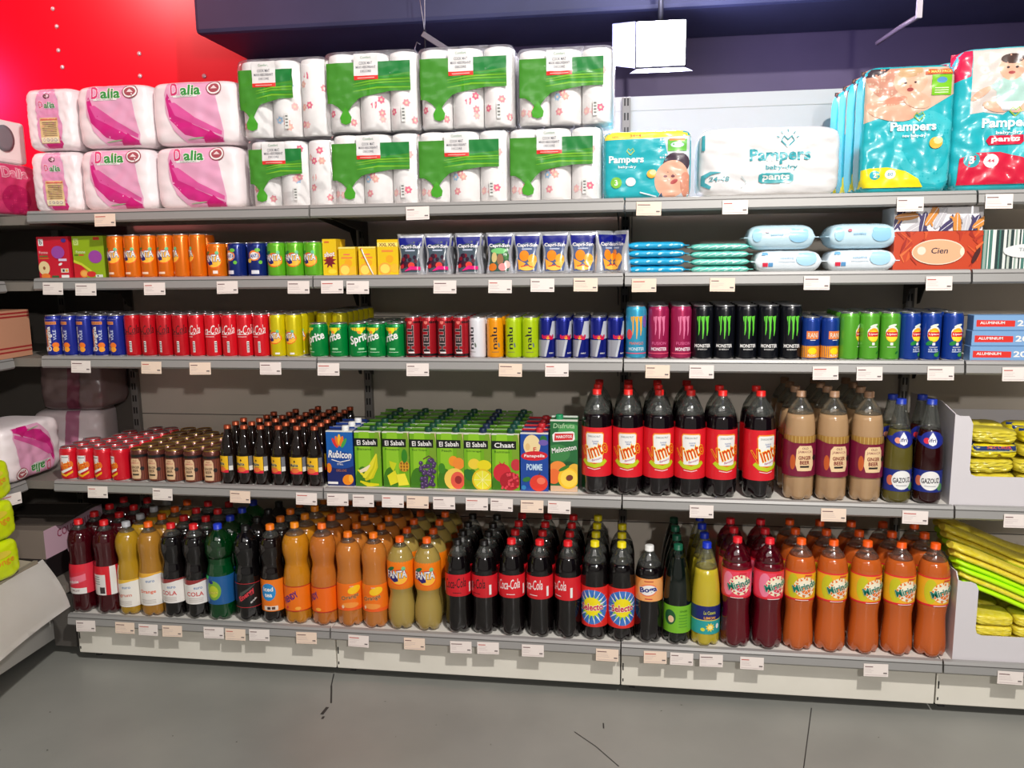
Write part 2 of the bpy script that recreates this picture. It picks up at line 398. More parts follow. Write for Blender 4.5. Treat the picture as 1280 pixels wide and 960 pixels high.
# ================================================================== GOODS: cans
def can(key, R, H, body, art=None, lid=None, rim=None, metal=.35):
    bm_ = mat(body, .28, metal, coat=.4)
    nr = R * .86; ns = .010 if R < .032 else .012
    mb = MB(); mb.lathe([(R * .78, 0, ALU), (R * .84, .002, ALU), (R * .97, .0055), (R, .010), (R, H - ns - .004), (R * .98, H - ns), (nr * 1.02, H - .004), (nr, H - .003)], bm_, 28)
    parts = [('body', mb.mesh('body'), None)]
    L = lid or ALU
    mb = MB(); mb.lathe([(nr, H - .004), (nr * 1.05, H - .002), (nr * 1.05, H), (nr * .97, H), (nr * .93, H - .004), (nr * .3, H - .0035), (.001, H - .0035)], L, 24)
    parts.append(('lid', mb.mesh('lid'), None))
    mb = MB(); mb.lathe([(.008, 0), (.0085, .0005), (.0085, .0012), (.008, .0016)], L, 12, at=(0, -.007)); 
    for v in mb.bm.verts: v.co.z += H - .0032
    mb.lathe([(.003, H - .0034), (.003, H - .001)], L, 8); parts.append(('pull_tab', mb.mesh('pull_tab'), 1))
    if art: parts.append(('printed_label', art.build('printed_label', around(lambda v: R, R), clip=(-PI * R * .98, .009, PI * R * .98, H - ns - .004), du=R * .25), None))
    KINDS[key] = parts
W_ = (240, 238, 236); BLK = (18, 18, 22)
def fanta_art(H, R, base, txt='FANTA', c1=(255, 140, 20), s=1.0, cx=0., cy=None):
    a = Art(.3); cy = cy or H * .55; w = R * 2.0 * s
    a.E(cx + w * .12, cy - w * .12, w * .5, w * .40, (245, 95, 25)); a.E(cx + w * .14, cy - w * .13, w * .42, w * .33, (255, 190, 60))
    a.E(cx - w * .28, cy + w * .26, w * .22, w * .09, (20, 110, 60), .5); a.E(cx + w * .36, cy + w * .3, w * .1, w * .1, (110, 200, 140))
    a.P([(cx - w * .42, cy - w * .12), (cx - w * .1, cy - w * .36), (cx + w * .1, cy - w * .3), (cx + w * .05, cy), (cx - w * .4, cy + w * .1)], (40, 30, 110))
    a.T(txt, cx, cy + w * .02, w * 1.0, w * .36, W_, .06, .1, .04, out=(30, 35, 110), ob=.07)
    return a
A = fanta_art(.146, .030, 0); A.R(-.012, .015, .012, .022, (250, 220, 190)); can('fanta_slim', .0285, .146, (238, 118, 12), A)
A = fanta_art(.115, .031, 0); A.R(.006, .014, .022, .024, (250, 235, 225)); can('fanta_reg', .0325, .115, (240, 120, 14), A)
A = Art(.3); A.E(.0, .072, .020, .017, (240, 130, 40)); A.E(0, .071, .014, .012, W_); A.T('FANTA', .0, .071, .034, .013, (25, 45, 140), .05, .1, .04, out=W_); A.E(-.018, .055, .008, .007, (230, 190, 60)); A.E(.012, .09, .009, .006, (110, 190, 60)); A.R(-.012, .012, .014, .024, (225, 225, 235)); A.E(.02, .05, .006, .006, (110, 190, 60))
can('fanta_blue', .0315, .115, (18, 40, 120), A)
A = fanta_art(.115, .029, 0); can('fanta_green', .0315, .115, (105, 190, 40), A)
A = fanta_art(.146, .026, 0, cx=-.003, cy=.073); A.R(.005, .012, .02, .018, W_); can('fanta_yellow', .0278, .146, (222, 205, 10), A)
A = Art(.3); A.R(-.019, .02, -.006, .095, (235, 140, 40)); A.T('Orangina', -.006, .062, .085, .021, W_, PI / 2, 0, .04, out=(30, 30, 90)); A.T('VULE', .012, .075, .035, .010, (200, 210, 240), PI / 2, 0, .03)
A.E(.013, .040, .011, .010, (240, 120, 30)); A.E(.013, .026, .010, .009, (245, 160, 40)); A.R(-.02, .112, .02, .122, (230, 140, 70)); A.T('DANISH', 0, .117, .034, .006, (110, 60, 60)); A.R(-.03, .129, .03, .131, (150, 150, 200)); A.E(-.02, .026, .006, .008, W_)
can('orange_soda_blue', .0285, .144, (30, 44, 150), A)
def cola_art(zero, H, cx=0.):
    a = Art(.3)
    a.T('Coca-Cola', cx, H * .63, .088, .030, BLK if zero else W_, .12, .45, .015)
    a.band([(cx - .030, H * .52), (cx - .01, H * .545), (cx + .02, H * .53), (cx + .036, H * .56)], .0016, BLK if zero else W_)
    if zero: a.R(-.03, H * .49, .03, H * .495, (120, 10, 20))
    else: a.R(cx - .016, H * .475, cx + .018, H * .49, (240, 200, 200))
    a.R(.013, .018, .021, .055, W_)
    for k in range(6): a.R(.0135, .021 + k * .0055, .0205, .0235 + k * .0055, (60, 50, 50))
    return a
can('cola_zero', .0274, .146, (196, 14, 30), cola_art(True, .146, .005), metal=.2)
can('cola_red', .0270, .146, (218, 20, 36), cola_art(False, .146, -.004), metal=.2)
def sprite_art(cx):
    a = Art(.3); a.P([(-.035, .11), (.03, .11), (.02, .094), (.0, .086), (-.03, .094)], (245, 195, 30)); a.P([(-.012, .1), (.012, .106), (.010, .088), (.0, .078)], (235, 230, 30)); a.E(-.004, .086, .006, .005, (245, 150, 40))
    a.T('Sprite', cx, .064, .074, .036, W_, .30, .15, .045); a.R(-.008, .028, .012, .034, (150, 215, 160)); a.R(-.012, .02, .022, .0215, (200, 235, 205)); return a
can('sprite_a', .0318, .115, (0, 140, 62), sprite_art(.0)); can('sprite_b', .0318, .115, (0, 140, 62), sprite_art(-.014)); can('sprite_c', .0318, .115, (0, 140, 62), sprite_art(.022))
A = Art(.3); A.R(-.09, .115, .09, .14, BLK); A.R(-.09, .005, .09, .016, BLK); A.E(0, .118, .011, .012, (170, 20, 30)); A.E(0, .119, .006, .007, (225, 120, 110)); A.T('HELL', 0, .066, .084, .020, (22, 16, 18), PI / 2, 0, .05, out=(175, 165, 165), ob=.05); A.R(-.008, .018, .012, .022, W_); A.P([(-.03, .016), (-.016, .016), (-.013, .115), (-.03, .115)], (40, 18, 22))
can('hell', .0258, .136, (176, 26, 38), A)
def nalu_art(c):
    a = Art(.3); a.T('nalu', -.002, .067, .070, .017, (24, 26, 38), PI / 2, 0, .025); a.band([(.002, .076), (-.016, .074)], .003, (24, 26, 38)); a.E(.012, .045, .003, .008, (110, 120, 110), .2); a.R(-.012, .022, .012, .0235, (110, 100, 90)); return a
can('nalu_white', .0268, .135, (226, 226, 232), nalu_art(0), metal=.1)
can('nalu_orange', .0268, .135, (235, 150, 8), nalu_art(0), metal=.1); can('nalu_green', .0268, .135, (172, 200, 12), nalu_art(0), metal=.1)
A = Art(.3); R_ = .0262; SL = (186, 190, 200)
A.P([(-PI * R_, .008), (-.006, .008), (.006, .062), (-PI * R_, .062)], SL); A.P([(-.030, .008), (-.013, .008), (-.002, .062), (-.03, .062)], (150, 152, 162)); A.P([(.016, .125), (.05, .125), (.05, .066), (.003, .066)], SL)
A.E(-.010, .071, .009, .005, (220, 20, 70), .2); A.E(.009, .068, .009, .005, (220, 20, 70), -.2); A.E(.0, .070, .006, .006, (245, 160, 40)); A.T('Red Bull', 0, .074, .038, .009, (225, 20, 50), 0, 0, .03, out=(90, 20, 110)); A.T('ENERGY', .012, .02, .016, .004, W_)
can('energy_blue_silver', R_, .135, (20, 34, 138), A, metal=.5)
def monster_art(c, ct, sub='ENERGY', fus=None):
    a = Art(.3)
    for x, h in ((-.013, .050), (0, .062), (.013, .052)):
        a.P([(x - .006, .135), (x + .006, .137), (x + .0045, .128), (x + .0035, .110), (x + .004, .095), (x + .001, .128 - h), (x - .0008, .128 - h), (x - .0015, .10), (x - .0025, .118), (x - .0055, .127)], c)
    if fus: a.T(fus, 0, .052, .046, .009, fus_c, 0, 0, .0); a.T('MONSTER', 0, .034, .052, .011, ct, 0, 0, .04); a.R(-.04, .019, .04, .022, (225, 80, 110))
    else: a.T('MONSTER', 0, .045, .052, .011, ct, 0, 0, .04); a.T(sub, 0, .034, .03, .004, ct, 0, 0, .01)
    return a
can('monster_green', .0325, .169, (14, 16, 24), monster_art((100, 205, 60), W_), metal=.2)
fus_c = (232, 110, 160); can('monster_pink', .0325, .169, (172, 36, 88), monster_art((226, 120, 160), (245, 225, 235), fus='FUSION'))
fus_c = (240, 110, 70); A = monster_art((240, 170, 40), (200, 225, 235), fus='MANGO'); A.E(-.024, .08, .010, .016, (225, 70, 80)); A.E(.028, .12, .008, .02, (120, 90, 170)); can('monster_blue', .0325, .169, (60, 168, 208), A)
A = Art(.3); A.R(-.09, .006, .09, .045, (246, 160, 20)); A.E(0, .030, .013, .010, (250, 220, 30)); A.R(-.019, .066, .019, .090, (240, 130, 60)); A.T('RANI', 0, .078, .030, .015, (235, 215, 190), 0, 0, .04, out=(190, 80, 40)); A.R(-.008, .062, .008, .064, W_); A.T('FLOAT', 0, .016, .026, .007, W_)
can('orange_blue_small', .0268, .133, (24, 62, 150), A)
def lipton(base, peach):
    a = Art(.3); a.E(0, .083, .0195, .022, W_); a.E(0, .079, .018, .021, (250, 180, 30)); a.E(0, .076, .016, .016, (255, 225, 60)); a.R(-.017, .074, .017, .088, (215, 25, 40)); a.T('Lipton', 0, .081, .028, .008, W_, 0, 0, .03)
    a.E(.0, .107, .012, .004, (230, 240, 225), .3); a.R(-.004, .048, .004, .056, W_); a.R(-.012, .042, .012, .0435, W_); a.E(.016, .026, .006, .003, (20, 110, 40), .7)
    if peach: a.E(-.012, .055, .010, .006, (30, 130, 60), .5); a.T('ICE TEA', 0, .035, .026, .007, (220, 230, 250)); a.E(.01, .02, .008, .006, (60, 140, 60)); a.R(-.014, .028, .014, .030, (200, 215, 240))
    return a
can('ice_tea_green', .0285, .146, (92, 172, 50), lipton(0, 0), metal=.2); can('ice_tea_blue', .0285, .146, (20, 60, 150), lipton(0, 1), metal=.2)
A = Art(.3); A.P([(-.020, .055), (.016, .055), (.016, .092), (-.016, .092), (-.020, .085)], W_); A.R(-.012, .083, .012, .086, (120, 130, 140)); A.T('Vimto', .002, .058, .046, .026, (238, 90, 20), .30, .2, .05, out=(250, 190, 40), ob=.05); A.P([(-.022, .032), (.022, .05), (.022, .042), (-.015, .024)], (245, 240, 230)); A.P([(-.022, .03), (-.0, .022), (.024, .036), (.024, .028), (0, .014), (-.022, .022)], (245, 180, 30))
can('vimto_can', .0325, .118, (214, 20, 40), A, metal=.15)
A = Art(.35); A.R(-.11, .009, .11, .088, (120, 62, 46)); A.E(-.03, .04, .008, .02, (200, 110, 60)); A.R(-.11, .091, .11, .10, BLK)
A.P([(-.016, .014), (.016, .014), (.019, .03), (.018, .075), (.013, .086), (-.013, .086), (-.018, .075), (-.019, .03)], (226, 190, 150)); A.T('OLD', 0, .079, .014, .006, (150, 50, 50)); A.T('JAMAICA', 0, .070, .028, .007, (190, 80, 90)); A.T('GINGER', 0, .055, .03, .009, (60, 30, 25)); A.T('BEER', 0, .043, .022, .009, (60, 30, 25)); A.R(-.012, .026, .012, .032, (70, 60, 50)); A.E(.024, .05, .007, .007, (30, 26, 26))
can('ginger_can', .0325, .118, (96, 48, 40), A, lid=GOLD)

# ================================================================== bottles
def bottle(key, R, H, prof, liquid, cap, label=None, lab=None, art=None, fill=.9, capr=.0150, lobes=5, glass=None, tr=.0, capm=None, capname='cap', du=None, rough=.08):
    pf = [(p[0] * R, p[1] * H) for p in prof]
    lm = mat(liquid, .08 if not tr else .12, 0, coat=.6, trans=tr)
    gm = glass or PET
    fz = fill * H; out = []
    f = prof_r(pf); neck = pf[-1][1]
    pr = [p for p in pf if p[1] < fz - .002] + [(f(fz), fz)]
    mb = MB(); mb.lathe([(p[0], p[1]) for p in pr], lm, 30, lobes=lobes)
    parts = [('drink', mb.mesh('drink'), None)] if fill < .97 else []
    if fill < .97:
        pr2 = [(f(fz) + .0006, fz - .001)] + [(p[0] + .0006, p[1]) for p in pf if p[1] > fz + .001]
        mb = MB(); mb.lathe(pr2, gm, 30); parts.append(('bottle', mb.mesh('bottle'), None))
    else:
        mb = MB(); mb.lathe([(p[0], p[1]) for p in pf], lm, 30, lobes=lobes); parts.append(('bottle', mb.mesh('bottle'), None))
    cm = capm or mat(cap, .4)
    mb = MB(); mb.lathe([(capr * 1.02, neck - .004), (capr * 1.02, neck), (capr * .97, neck + .0005), (capr, H - .002), (capr * .9, H), (.002, H)], cm, 24, ridges=.03); parts.append((capname, mb.mesh(capname), None))
    if label:
        z0, z1 = lab[0] * H, lab[1] * H
        a = Art(.35); a.R(-PI * R, z0, PI * R, z1, label)
        if art: art(a, z0, z1, R)
        parts.append(('label', a.build('label', around(lambda v: f(v) + .0006, R), clip=(-PI * R, z0, PI * R, z1), du=PI * R / 15, dv=.012), None))
    KINDS[key] = parts
STD = [(.62, 0), (.90, .015), (1, .05), (1, .30), (1, .60), (.985, .68), (.93, .75), (.80, .82), (.58, .88), (.36, .92), (.29, .935), (.29, .955)]
WAIST = [(.62, 0), (.90, .015), (1, .05), (1, .42), (.985, .48), (.90, .545), (.83, .585), (.82, .61), (.87, .65), (.96, .70), (1, .75), (.97, .81), (.84, .86), (.58, .905), (.34, .935), (.29, .945), (.29, .957)]
SOFTW = [(.62, 0), (.90, .015), (1, .05), (1, .42), (.985, .48), (.93, .545), (.895, .60), (.91, .66), (.96, .72), (.96, .79), (.84, .85), (.60, .90), (.36, .93), (.29, .942), (.29, .957)]
FAN = [(.62, 0), (.90, .02), (1, .08), (1.02, .16), (.99, .24), (.88, .33), (.82, .385), (.86, .43), (.94, .47), (.97, .52), (.98, .70), (.96, .76), (.85, .82), (.62, .88), (.38, .92), (.30, .935), (.30, .955)]
COK = [(.60, 0), (.92, .015), (1, .05), (.99, .14), (.93, .24), (.91, .32), (.95, .40), (.98, .44), (.98, .63), (.96, .68), (.88, .76), (.72, .83), (.50, .89), (.34, .925), (.29, .937), (.29, .957)]
MIR = [(.62, 0), (.90, .015), (1, .05), (1, .12), (.94, .22), (.88, .32), (.88, .38), (.93, .44), (.97, .48), (.98, .70), (.97, .76), (.88, .82), (.66, .88), (.40, .92), (.30, .937), (.30, .957)]
TAP = [(.66, 0), (.93, .012), (1, .045), (1, .42), (.98, .50), (.92, .60), (.82, .70), (.68, .79), (.50, .87), (.36, .92), (.30, .94), (.30, .955)]
GLS = [(.90, 0), (1, .02), (1, .55), (.95, .62), (.78, .70), (.55, .80), (.42, .88), (.38, .93), (.38, .955)]
RED1 = (30, 4, 10)
def a_red1(a, z0, z1, R): a.P([(-.05, z1), (-.05, z0 + .07), (.05, z0 + .085), (.05, z1)], (226, 40, 58)); a.P([(-.05, z0 + .05), (.05, z0 + .075), (.05, z0 + .05), (-.05, z0 + .02)], (236, 120, 140)); a.R(-.02, z0, .05, z0 + .022, (232, 228, 224)); a.T('Framboise', .0, z0 + .045, .05, .012, W_, .1, .2, .03); a.T('FRUIT', .012, z0 + .012, .03, .006, (120, 60, 60))
bottle('grenadine', .045, .345, SOFTW, (62, 5, 14), (214, 24, 32), (220, 52, 70), (.22, .54), a_red1, fill=.90)
def a_red2(a, z0, z1, R): a.R(-.05, z0, .012, z1 - .03, (226, 222, 218)); a.R(-.01, z0 + .006, .008, z0 + .03, (60, 50, 50)); [a.R(-.04, z0 + .04 + k * .009, -.008, z0 + .043 + k * .009, (150, 150, 150)) for k in range(4)]; a.R(.028, z0, .05, z1, (230, 228, 225))
bottle('grenadine_back', .045, .345, SOFTW, (62, 5, 14), (214, 24, 32), (214, 30, 44), (.22, .53), a_red2, fill=.90)
def a_budget(w, col, top): 
    def f(a, z0, z1, R):
        a.P([(-PI * R, z1), (-PI * R, z1 - .014), (-.02, z1 - .018), (.03, z1 - .006), (PI * R, z1 - .006), (PI * R, z1)], top)
        a.T('euro', .012, z1 - .030, .030, .008, (90, 130, 180)); a.T(w, .0, z0 + (z1 - z0) * .42, .060, .016, col, 0, 0, .03)
        for k in range(3): a.R(-.025, z0 + .008 + k * .006, .028, z0 + .010 + k * .006, (190, 180, 175))
    return f
bottle('agrum', .0425, .343, WAIST, (200, 156, 36), (176, 178, 184), (236, 232, 224), (.10, .40), a_budget('Agrum', (214, 120, 100), (236, 190, 60)), fill=.90, tr=.25)
bottle('orange_budget', .0435, .345, SOFTW, (192, 136, 48), (236, 96, 14), (238, 234, 228), (.13, .48), a_budget('Orange', (232, 96, 50), (240, 180, 60)), fill=.90, tr=.25)
bottle('cola_budget', .0430, .343, WAIST, (12, 8, 9), (214, 24, 32), (236, 232, 228), (.17, .43), a_budget('COLA', (205, 60, 60), (150, 50, 50)), fill=.88)
def a_7(a, z0, z1, R): a.E(0, (z0 + z1) / 2, .028, .036, (120, 170, 60)); a.E(.0, (z0 + z1) / 2 - .004, .018, .022, (190, 205, 50)); a.E(-.008, z1 - .022, .009, .006, (20, 40, 130)); a.T('lemon', -.002, z0 + .045, .034, .012, (235, 225, 90), .1, 0, .03, out=(40, 100, 60)); a.E(-.03, z1 - .004, .012, .01, (60, 215, 110))
bottle('lime_green', .048, .346, WAIST, (0, 78, 34), (30, 60, 200), (30, 90, 150), (.18, .48), a_7, fill=.66, tr=.35, glass=film((60, 170, 90), .12, .06, 'green_pet', .10, (0, 120, 50)))
def a_en(a, z0, z1, R): a.R(-.2, z1 - .002, .2, z1, (190, 40, 50)); a.R(-.2, z0, .2, z0 + .002, (190, 40, 50)); a.band([(-.03, z0 + .02), (-.02, z0 + .05), (.03, z1 - .005)], [.004, .012, .002], (70, 75, 70)); a.T('Energy', .0, (z0 + z1) / 2 + .002, .066, .022, (215, 60, 70), .65, .2, .05, out=(120, 30, 40)); a.T('drink', .022, z0 + .026, .028, .007, W_, .65, 0, .02)
bottle('energy_dark', .046, .344, WAIST, (10, 8, 9), (14, 14, 15), (20, 17, 18), (.16, .42), a_en, fill=.985)
def a_ice(a, z0, z1, R): a.E(-.002, z1 - .045, .027, .032, (40, 140, 205)); a.T('iced', -.002, z1 - .034, .036, .016, W_, 0, 0, .05); a.T('tea', -.002, z1 - .056, .028, .014, W_, 0, 0, .05); a.R(-.02, z0 + .004, .03, z0 + .02, (230, 215, 200)); a.R(-.008, z0 + .007, .004, z0 + .017, (60, 40, 40)); a.R(.008, z0 + .007, .02, z0 + .017, (90, 60, 50))
bottle('iced_tea', .0425, .352, WAIST, (16, 7, 6), (240, 120, 20), (236, 122, 24), (.13, .46), a_ice, fill=.88)
def a_tr(a, z0, z1, R): a.R(-.2, z0, .2, z0 + .003, (180, 30, 30)); a.R(-.2, z1 - .003, .2, z1, (180, 30, 30)); a.T('TRENDY', 0, (z0 + z1) / 2 + .003, .070, .022, (50, 45, 120), .55, .1, .05, out=(225, 70, 70)); a.E(.03, z0 + .012, .010, .006, (250, 170, 60)); a.E(-.01, z0 + .014, .006, .004, (220, 40, 60), .5)
bottle('trendy_yellow', .0475, .362, WAIST, (214, 140, 26), (240, 140, 20), (238, 116, 14), (.14, .395), a_tr, fill=.885, tr=.2)
bottle('trendy_orange', .046, .362, WAIST, (208, 120, 44), (240, 110, 30), (238, 104, 14), (.14, .395), a_tr, fill=.885, tr=.2)
def a_or(a, z0, z1, R): a.R(-.2, z0, .2, z0 + .012, (240, 95, 30)); a.E(.016, z1 - .022, .024, .014, (250, 200, 30), .3); a.E(.0, z0 + .02, .03, .01, (244, 150, 60)); a.T('Orange', 0, (z0 + z1) / 2, .062, .019, (50, 20, 20), .22, .1, .02, out=(250, 190, 120)); a.T('top', .006, z1 - .010, .014, .006, (240, 200, 180)); a.E(-.026, z0 + .014, .005, .006, (250, 210, 170))
bottle('orange_soda', .0455, .334, SOFTW, (210, 128, 50), (240, 118, 20), (242, 116, 20), (.19, .48), a_or, fill=.90, tr=.2)
def a_fb(a, z0, z1, R):
    b = fanta_art(.1, .040, 0, s=.92, cx=0, cy=(z0 + z1) / 2 + .004); a.it += b.it
bottle('fanta_bottle', .0475, .323, FAN, (186, 160, 82), (236, 96, 20), (242, 124, 14), (.46, .765), a_fb, fill=.90, tr=.25)
def a_ck(c):
    def f(a, z0, z1, R): a.T('Coca-Cola', -.004, (z0 + z1) / 2 + .008, .080, .034, c, .1, .4, .012); a.R(-.012, z0 + .012, .018, z0 + .014, c); a.R(.050, z0 + .01, .058, z0 + .045, W_); a.R(-.060, z0 + .01, -.050, z0 + .045, W_)
    return f
bottle('cola_zero_bottle', .0455, .322, COK, (10, 6, 7), (14, 12, 12), (206, 24, 38), (.415, .655), a_ck(BLK), fill=.84)
bottle('cola_bottle', .0455, .331, COK, (10, 6, 7), (222, 26, 34), (216, 28, 40), (.415, .655), a_ck(W_), fill=.84)
def a_sel(a, z0, z1, R):
    cy = (z0 + z1) / 2; a.E(0, cy, .058, .060, (60, 120, 200), n=36)
    a.star(0, cy, .064, .024, 18, (235, 235, 240)); a.star(0, cy, .060, .020, 14, (40, 90, 190), .1); a.star(0, cy, .045, .026, 16, (150, 210, 60), .2)
    a.E(0, cy + .002, .030, .032, (245, 225, 20), n=28); a.T('Selecto', 0, cy, .076, .024, (205, 20, 70), .08, .05, .05, out=W_)
bottle('selecto', .0445, .334, STD, (10, 6, 7), (232, 214, 20), (224, 44, 38), (.15, .565), a_sel, fill=.80)
def a_bog(a, z0, z1, R): a.E(.01, (z0 + z1) / 2, .05, .05, (244, 170, 100)); a.E(-.002, (z0 + z1) / 2, .030, .021, (238, 120, 80), .15, 28); a.E(-.002, (z0 + z1) / 2, .027, .017, W_, .15, 28); a.T('Boga', -.001, (z0 + z1) / 2, .058, .024, (24, 34, 120), .15, 0, .06, out=W_); a.R(-.015, z1 - .010, .015, z1 - .007, (190, 60, 50)); a.R(-.012, z0 + .007, .012, z0 + .010, (200, 40, 60))
bottle('boga', .0455, .326, STD, (10, 6, 8), (232, 232, 230), (236, 142, 66), (.455, .69), a_bog, fill=.80)
def a_grn(a, z0, z1, R): a.E(-.026, (z0 + z1) / 2 + .006, .020, .026, (30, 90, 50), n=28); a.E(-.022, (z0 + z1) / 2, .010, .012, (235, 200, 160)); [a.R(.004, z0 + .02 + k * .010, .034, z0 + .0225 + k * .010, (80, 150, 40)) for k in range(5)]; a.T('GINGER', .02, z1 - .018, .026, .006, (60, 120, 30))
bottle('green_glass', .0450, .333, TAP, (8, 18, 13), (18, 92, 66), (118, 186, 40), (.13, .41), a_grn, fill=.88, glass=film((70, 110, 90), .12, .05, 'dark_green_pet', .25, (20, 50, 40)))
def a_lem(a, z0, z1, R): a.R(-.2, z0, .2, z0 + .048, (40, 160, 160)); a.R(-.2, z0 + .046, .2, z0 + .049, (220, 200, 80)); a.T('La Casera', .004, z1 - .022, .040, .012, (200, 200, 60), 0, .1, .03); a.T('LIMON', .004, z1 - .040, .038, .009, (240, 170, 60), 0, 0, .04); a.star(.006, z0 + .024, .016, .009, 9, (250, 210, 40)); a.E(.006, z0 + .024, .007, .007, (255, 240, 160)); a.E(-.018, z0 + .016, .007, .006, (220, 220, 60)); a.E(.032, z0 + .026, .006, .009, W_)
bottle('lemon_bottle', .0465, .343, TAP, (212, 192, 50), (24, 52, 190), (24, 34, 110), (.13, .41), a_lem, fill=.76, tr=.2)
def a_mir(c1, c2, ring):
    def f(a, z0, z1, R):
        cy = (z0 + z1) / 2; a.R(-.2, z0, .2, z0 + .006, (228, 30, 50)); a.R(-.2, z1 - .005, .2, z1, (228, 40, 50)); a.E(-.034, cy, .02, .04, c2); a.E(.055, cy, .016, .036, c2); a.E(.006, cy - .002, .037, .034, (248, 236, 200), 0, 28); a.star(.006, cy - .003, .036, .020, 10, ring, .2); a.E(.006, cy - .003, .026, .025, (250, 240, 215), 0, 24)
        for k in range(9): a.E(.006 + .034 * math.cos(k * .7 + .3), cy + .030 * math.sin(k * .7 + .3), .0025, .004, ring)
        a.E(.008, cy - .008, .019, .018, W_); a.E(.008, cy - .009, .016, .015, ring); [a.band([(.008, cy - .009), (.008 + .015 * math.cos(t), cy - .009 + .014 * math.sin(t))], .0015, W_) for t in (0, 1, 2.1, 3.1, 4.2, 5.2)]
        a.T('Mirinda', .004, cy + .002, .076, .023, (0, 120, 100), .32, 0, .04, out=(235, 240, 220), ob=.03); a.R(.002, z1 - .011, .026, z1 - .007, (225, 50, 60)); a.R(-.024, z0 + .002, .016, z0 + .004, W_)
    return f
bottle('mirinda_pink', .0480, .364, MIR, (92, 6, 22), (226, 30, 44), (240, 70, 96), (.475, .735), a_mir(0, (242, 130, 160), (222, 50, 80)), fill=.80, glass=film((200, 60, 90), .12, .06, 'pink_pet', .12, (150, 20, 50)))
bottle('mirinda_orange', .0480, .366, MIR, (204, 98, 36), (240, 90, 16), (244, 178, 34), (.475, .735), a_mir(0, (206, 200, 30), (236, 120, 20)), fill=.86, tr=.12)
def a_vim(a, z0, z1, R):
    cy = (z0 + z1) / 2; a.P([(-.024, cy - .036), (.030, cy - .036), (.034, cy + .060), (.028, cy + .066), (-.024, cy + .066), (-.029, cy + .058)], (245, 150, 50)); a.P([(-.022, cy - .034), (.028, cy - .034), (.031, cy + .058), (.026, cy + .062), (-.022, cy + .062), (-.026, cy + .056)], (240, 240, 236))
    a.T('SPARKLING FRUIT', .002, cy + .052, .040, .006, (100, 110, 120), 0, 0, .01); a.T('FLAVOUR', .006, cy + .036, .020, .005, (60, 90, 160)); a.T('DRINK', .006, cy + .029, .014, .005, (60, 90, 160))
    a.T('Vimto', .002, cy + .008, .088, .046, (214, 40, 20), .38, .12, .012, out=(252, 200, 30), ob=.045); a.T('flavours', .010, cy - .022, .032, .007, (180, 40, 110), .3, .2, .01)
    a.band([(-.036, cy - .026), (-.02, cy - .040), (.004, cy - .045), (.028, cy - .038), (.040, cy - .026)], .013, (190, 205, 30)); a.band([(-.020, cy - .052), (.004, cy - .056), (.022, cy - .052)], .0025, (245, 210, 210))
bottle('vimto_bottle', .0490, .343, STD, (14, 6, 10), (226, 34, 30), (222, 30, 44), (.185, .655), a_vim, fill=.78, capr=.0145)
def a_gb(a, z0, z1, R):
    a.R(-.2, z1 - .022, .2, z1, (170, 128, 60)); [a.R(-.14 + k * .011, z1 - .022, -.137 + k * .011, z1, (196, 160, 90)) for k in range(26)]
    a.P([(-.2, z0 + .06), (-.12, z1 - .02), (-.06, z1 - .014), (-.03, z1 - .022), (.03, z1 - .024), (.05, z1 - .010), (.08, z1 - .022), (.2, z1 - .02), (.2, z0 + .0), (-.2, z0)], (122, 24, 56))
    a.E(-.034, z0 + .045, .008, .024, (196, 90, 40)); cy = (z0 + z1) / 2 - .008; a.P([(-.020, cy - .038), (.022, cy - .038), (.028, cy - .02), (.024, cy + .03), (.018, cy + .042), (-.016, cy + .042), (-.024, cy + .03), (-.026, cy - .018)], (238, 206, 160))
    a.T('OLD', 0, cy + .034, .018, .007, (120, 70, 70)); a.T('JAMAICA', 0, cy + .022, .040, .010, (170, 110, 100), 0, 0, .02); a.T('GINGER', 0, cy + .004, .036, .012, (130, 30, 30), 0, 0, .05); a.T('BEER', 0, cy - .011, .028, .012, (130, 30, 30), 0, 0, .05); a.R(-.013, cy - .027, .013, cy - .021, (40, 30, 30)); a.E(.032, cy + .003, .008, .009, (30, 24, 26))
bottle('ginger_bottle', .0465, .345, STD, (188, 152, 112), (160, 124, 96), (122, 24, 56), (.235, .605), a_gb, fill=.80, tr=.12)
def a_gaz(a, z0, z1, R): a.E(-.034, (z0 + z1) / 2, .012, .016, (214, 110, 80)); a.E(.032, z0 + .016, .012, .012, (90, 150, 90)); a.E(0, (z0 + z1) / 2 + .002, .030, .030, (240, 240, 238), n=28); a.T('GAZOUZ', 0, (z0 + z1) / 2 + .002, .052, .016, (30, 28, 40), .06, 0, .04); a.R(-.016, z0 + .018, .016, z0 + .020, (150, 150, 160))
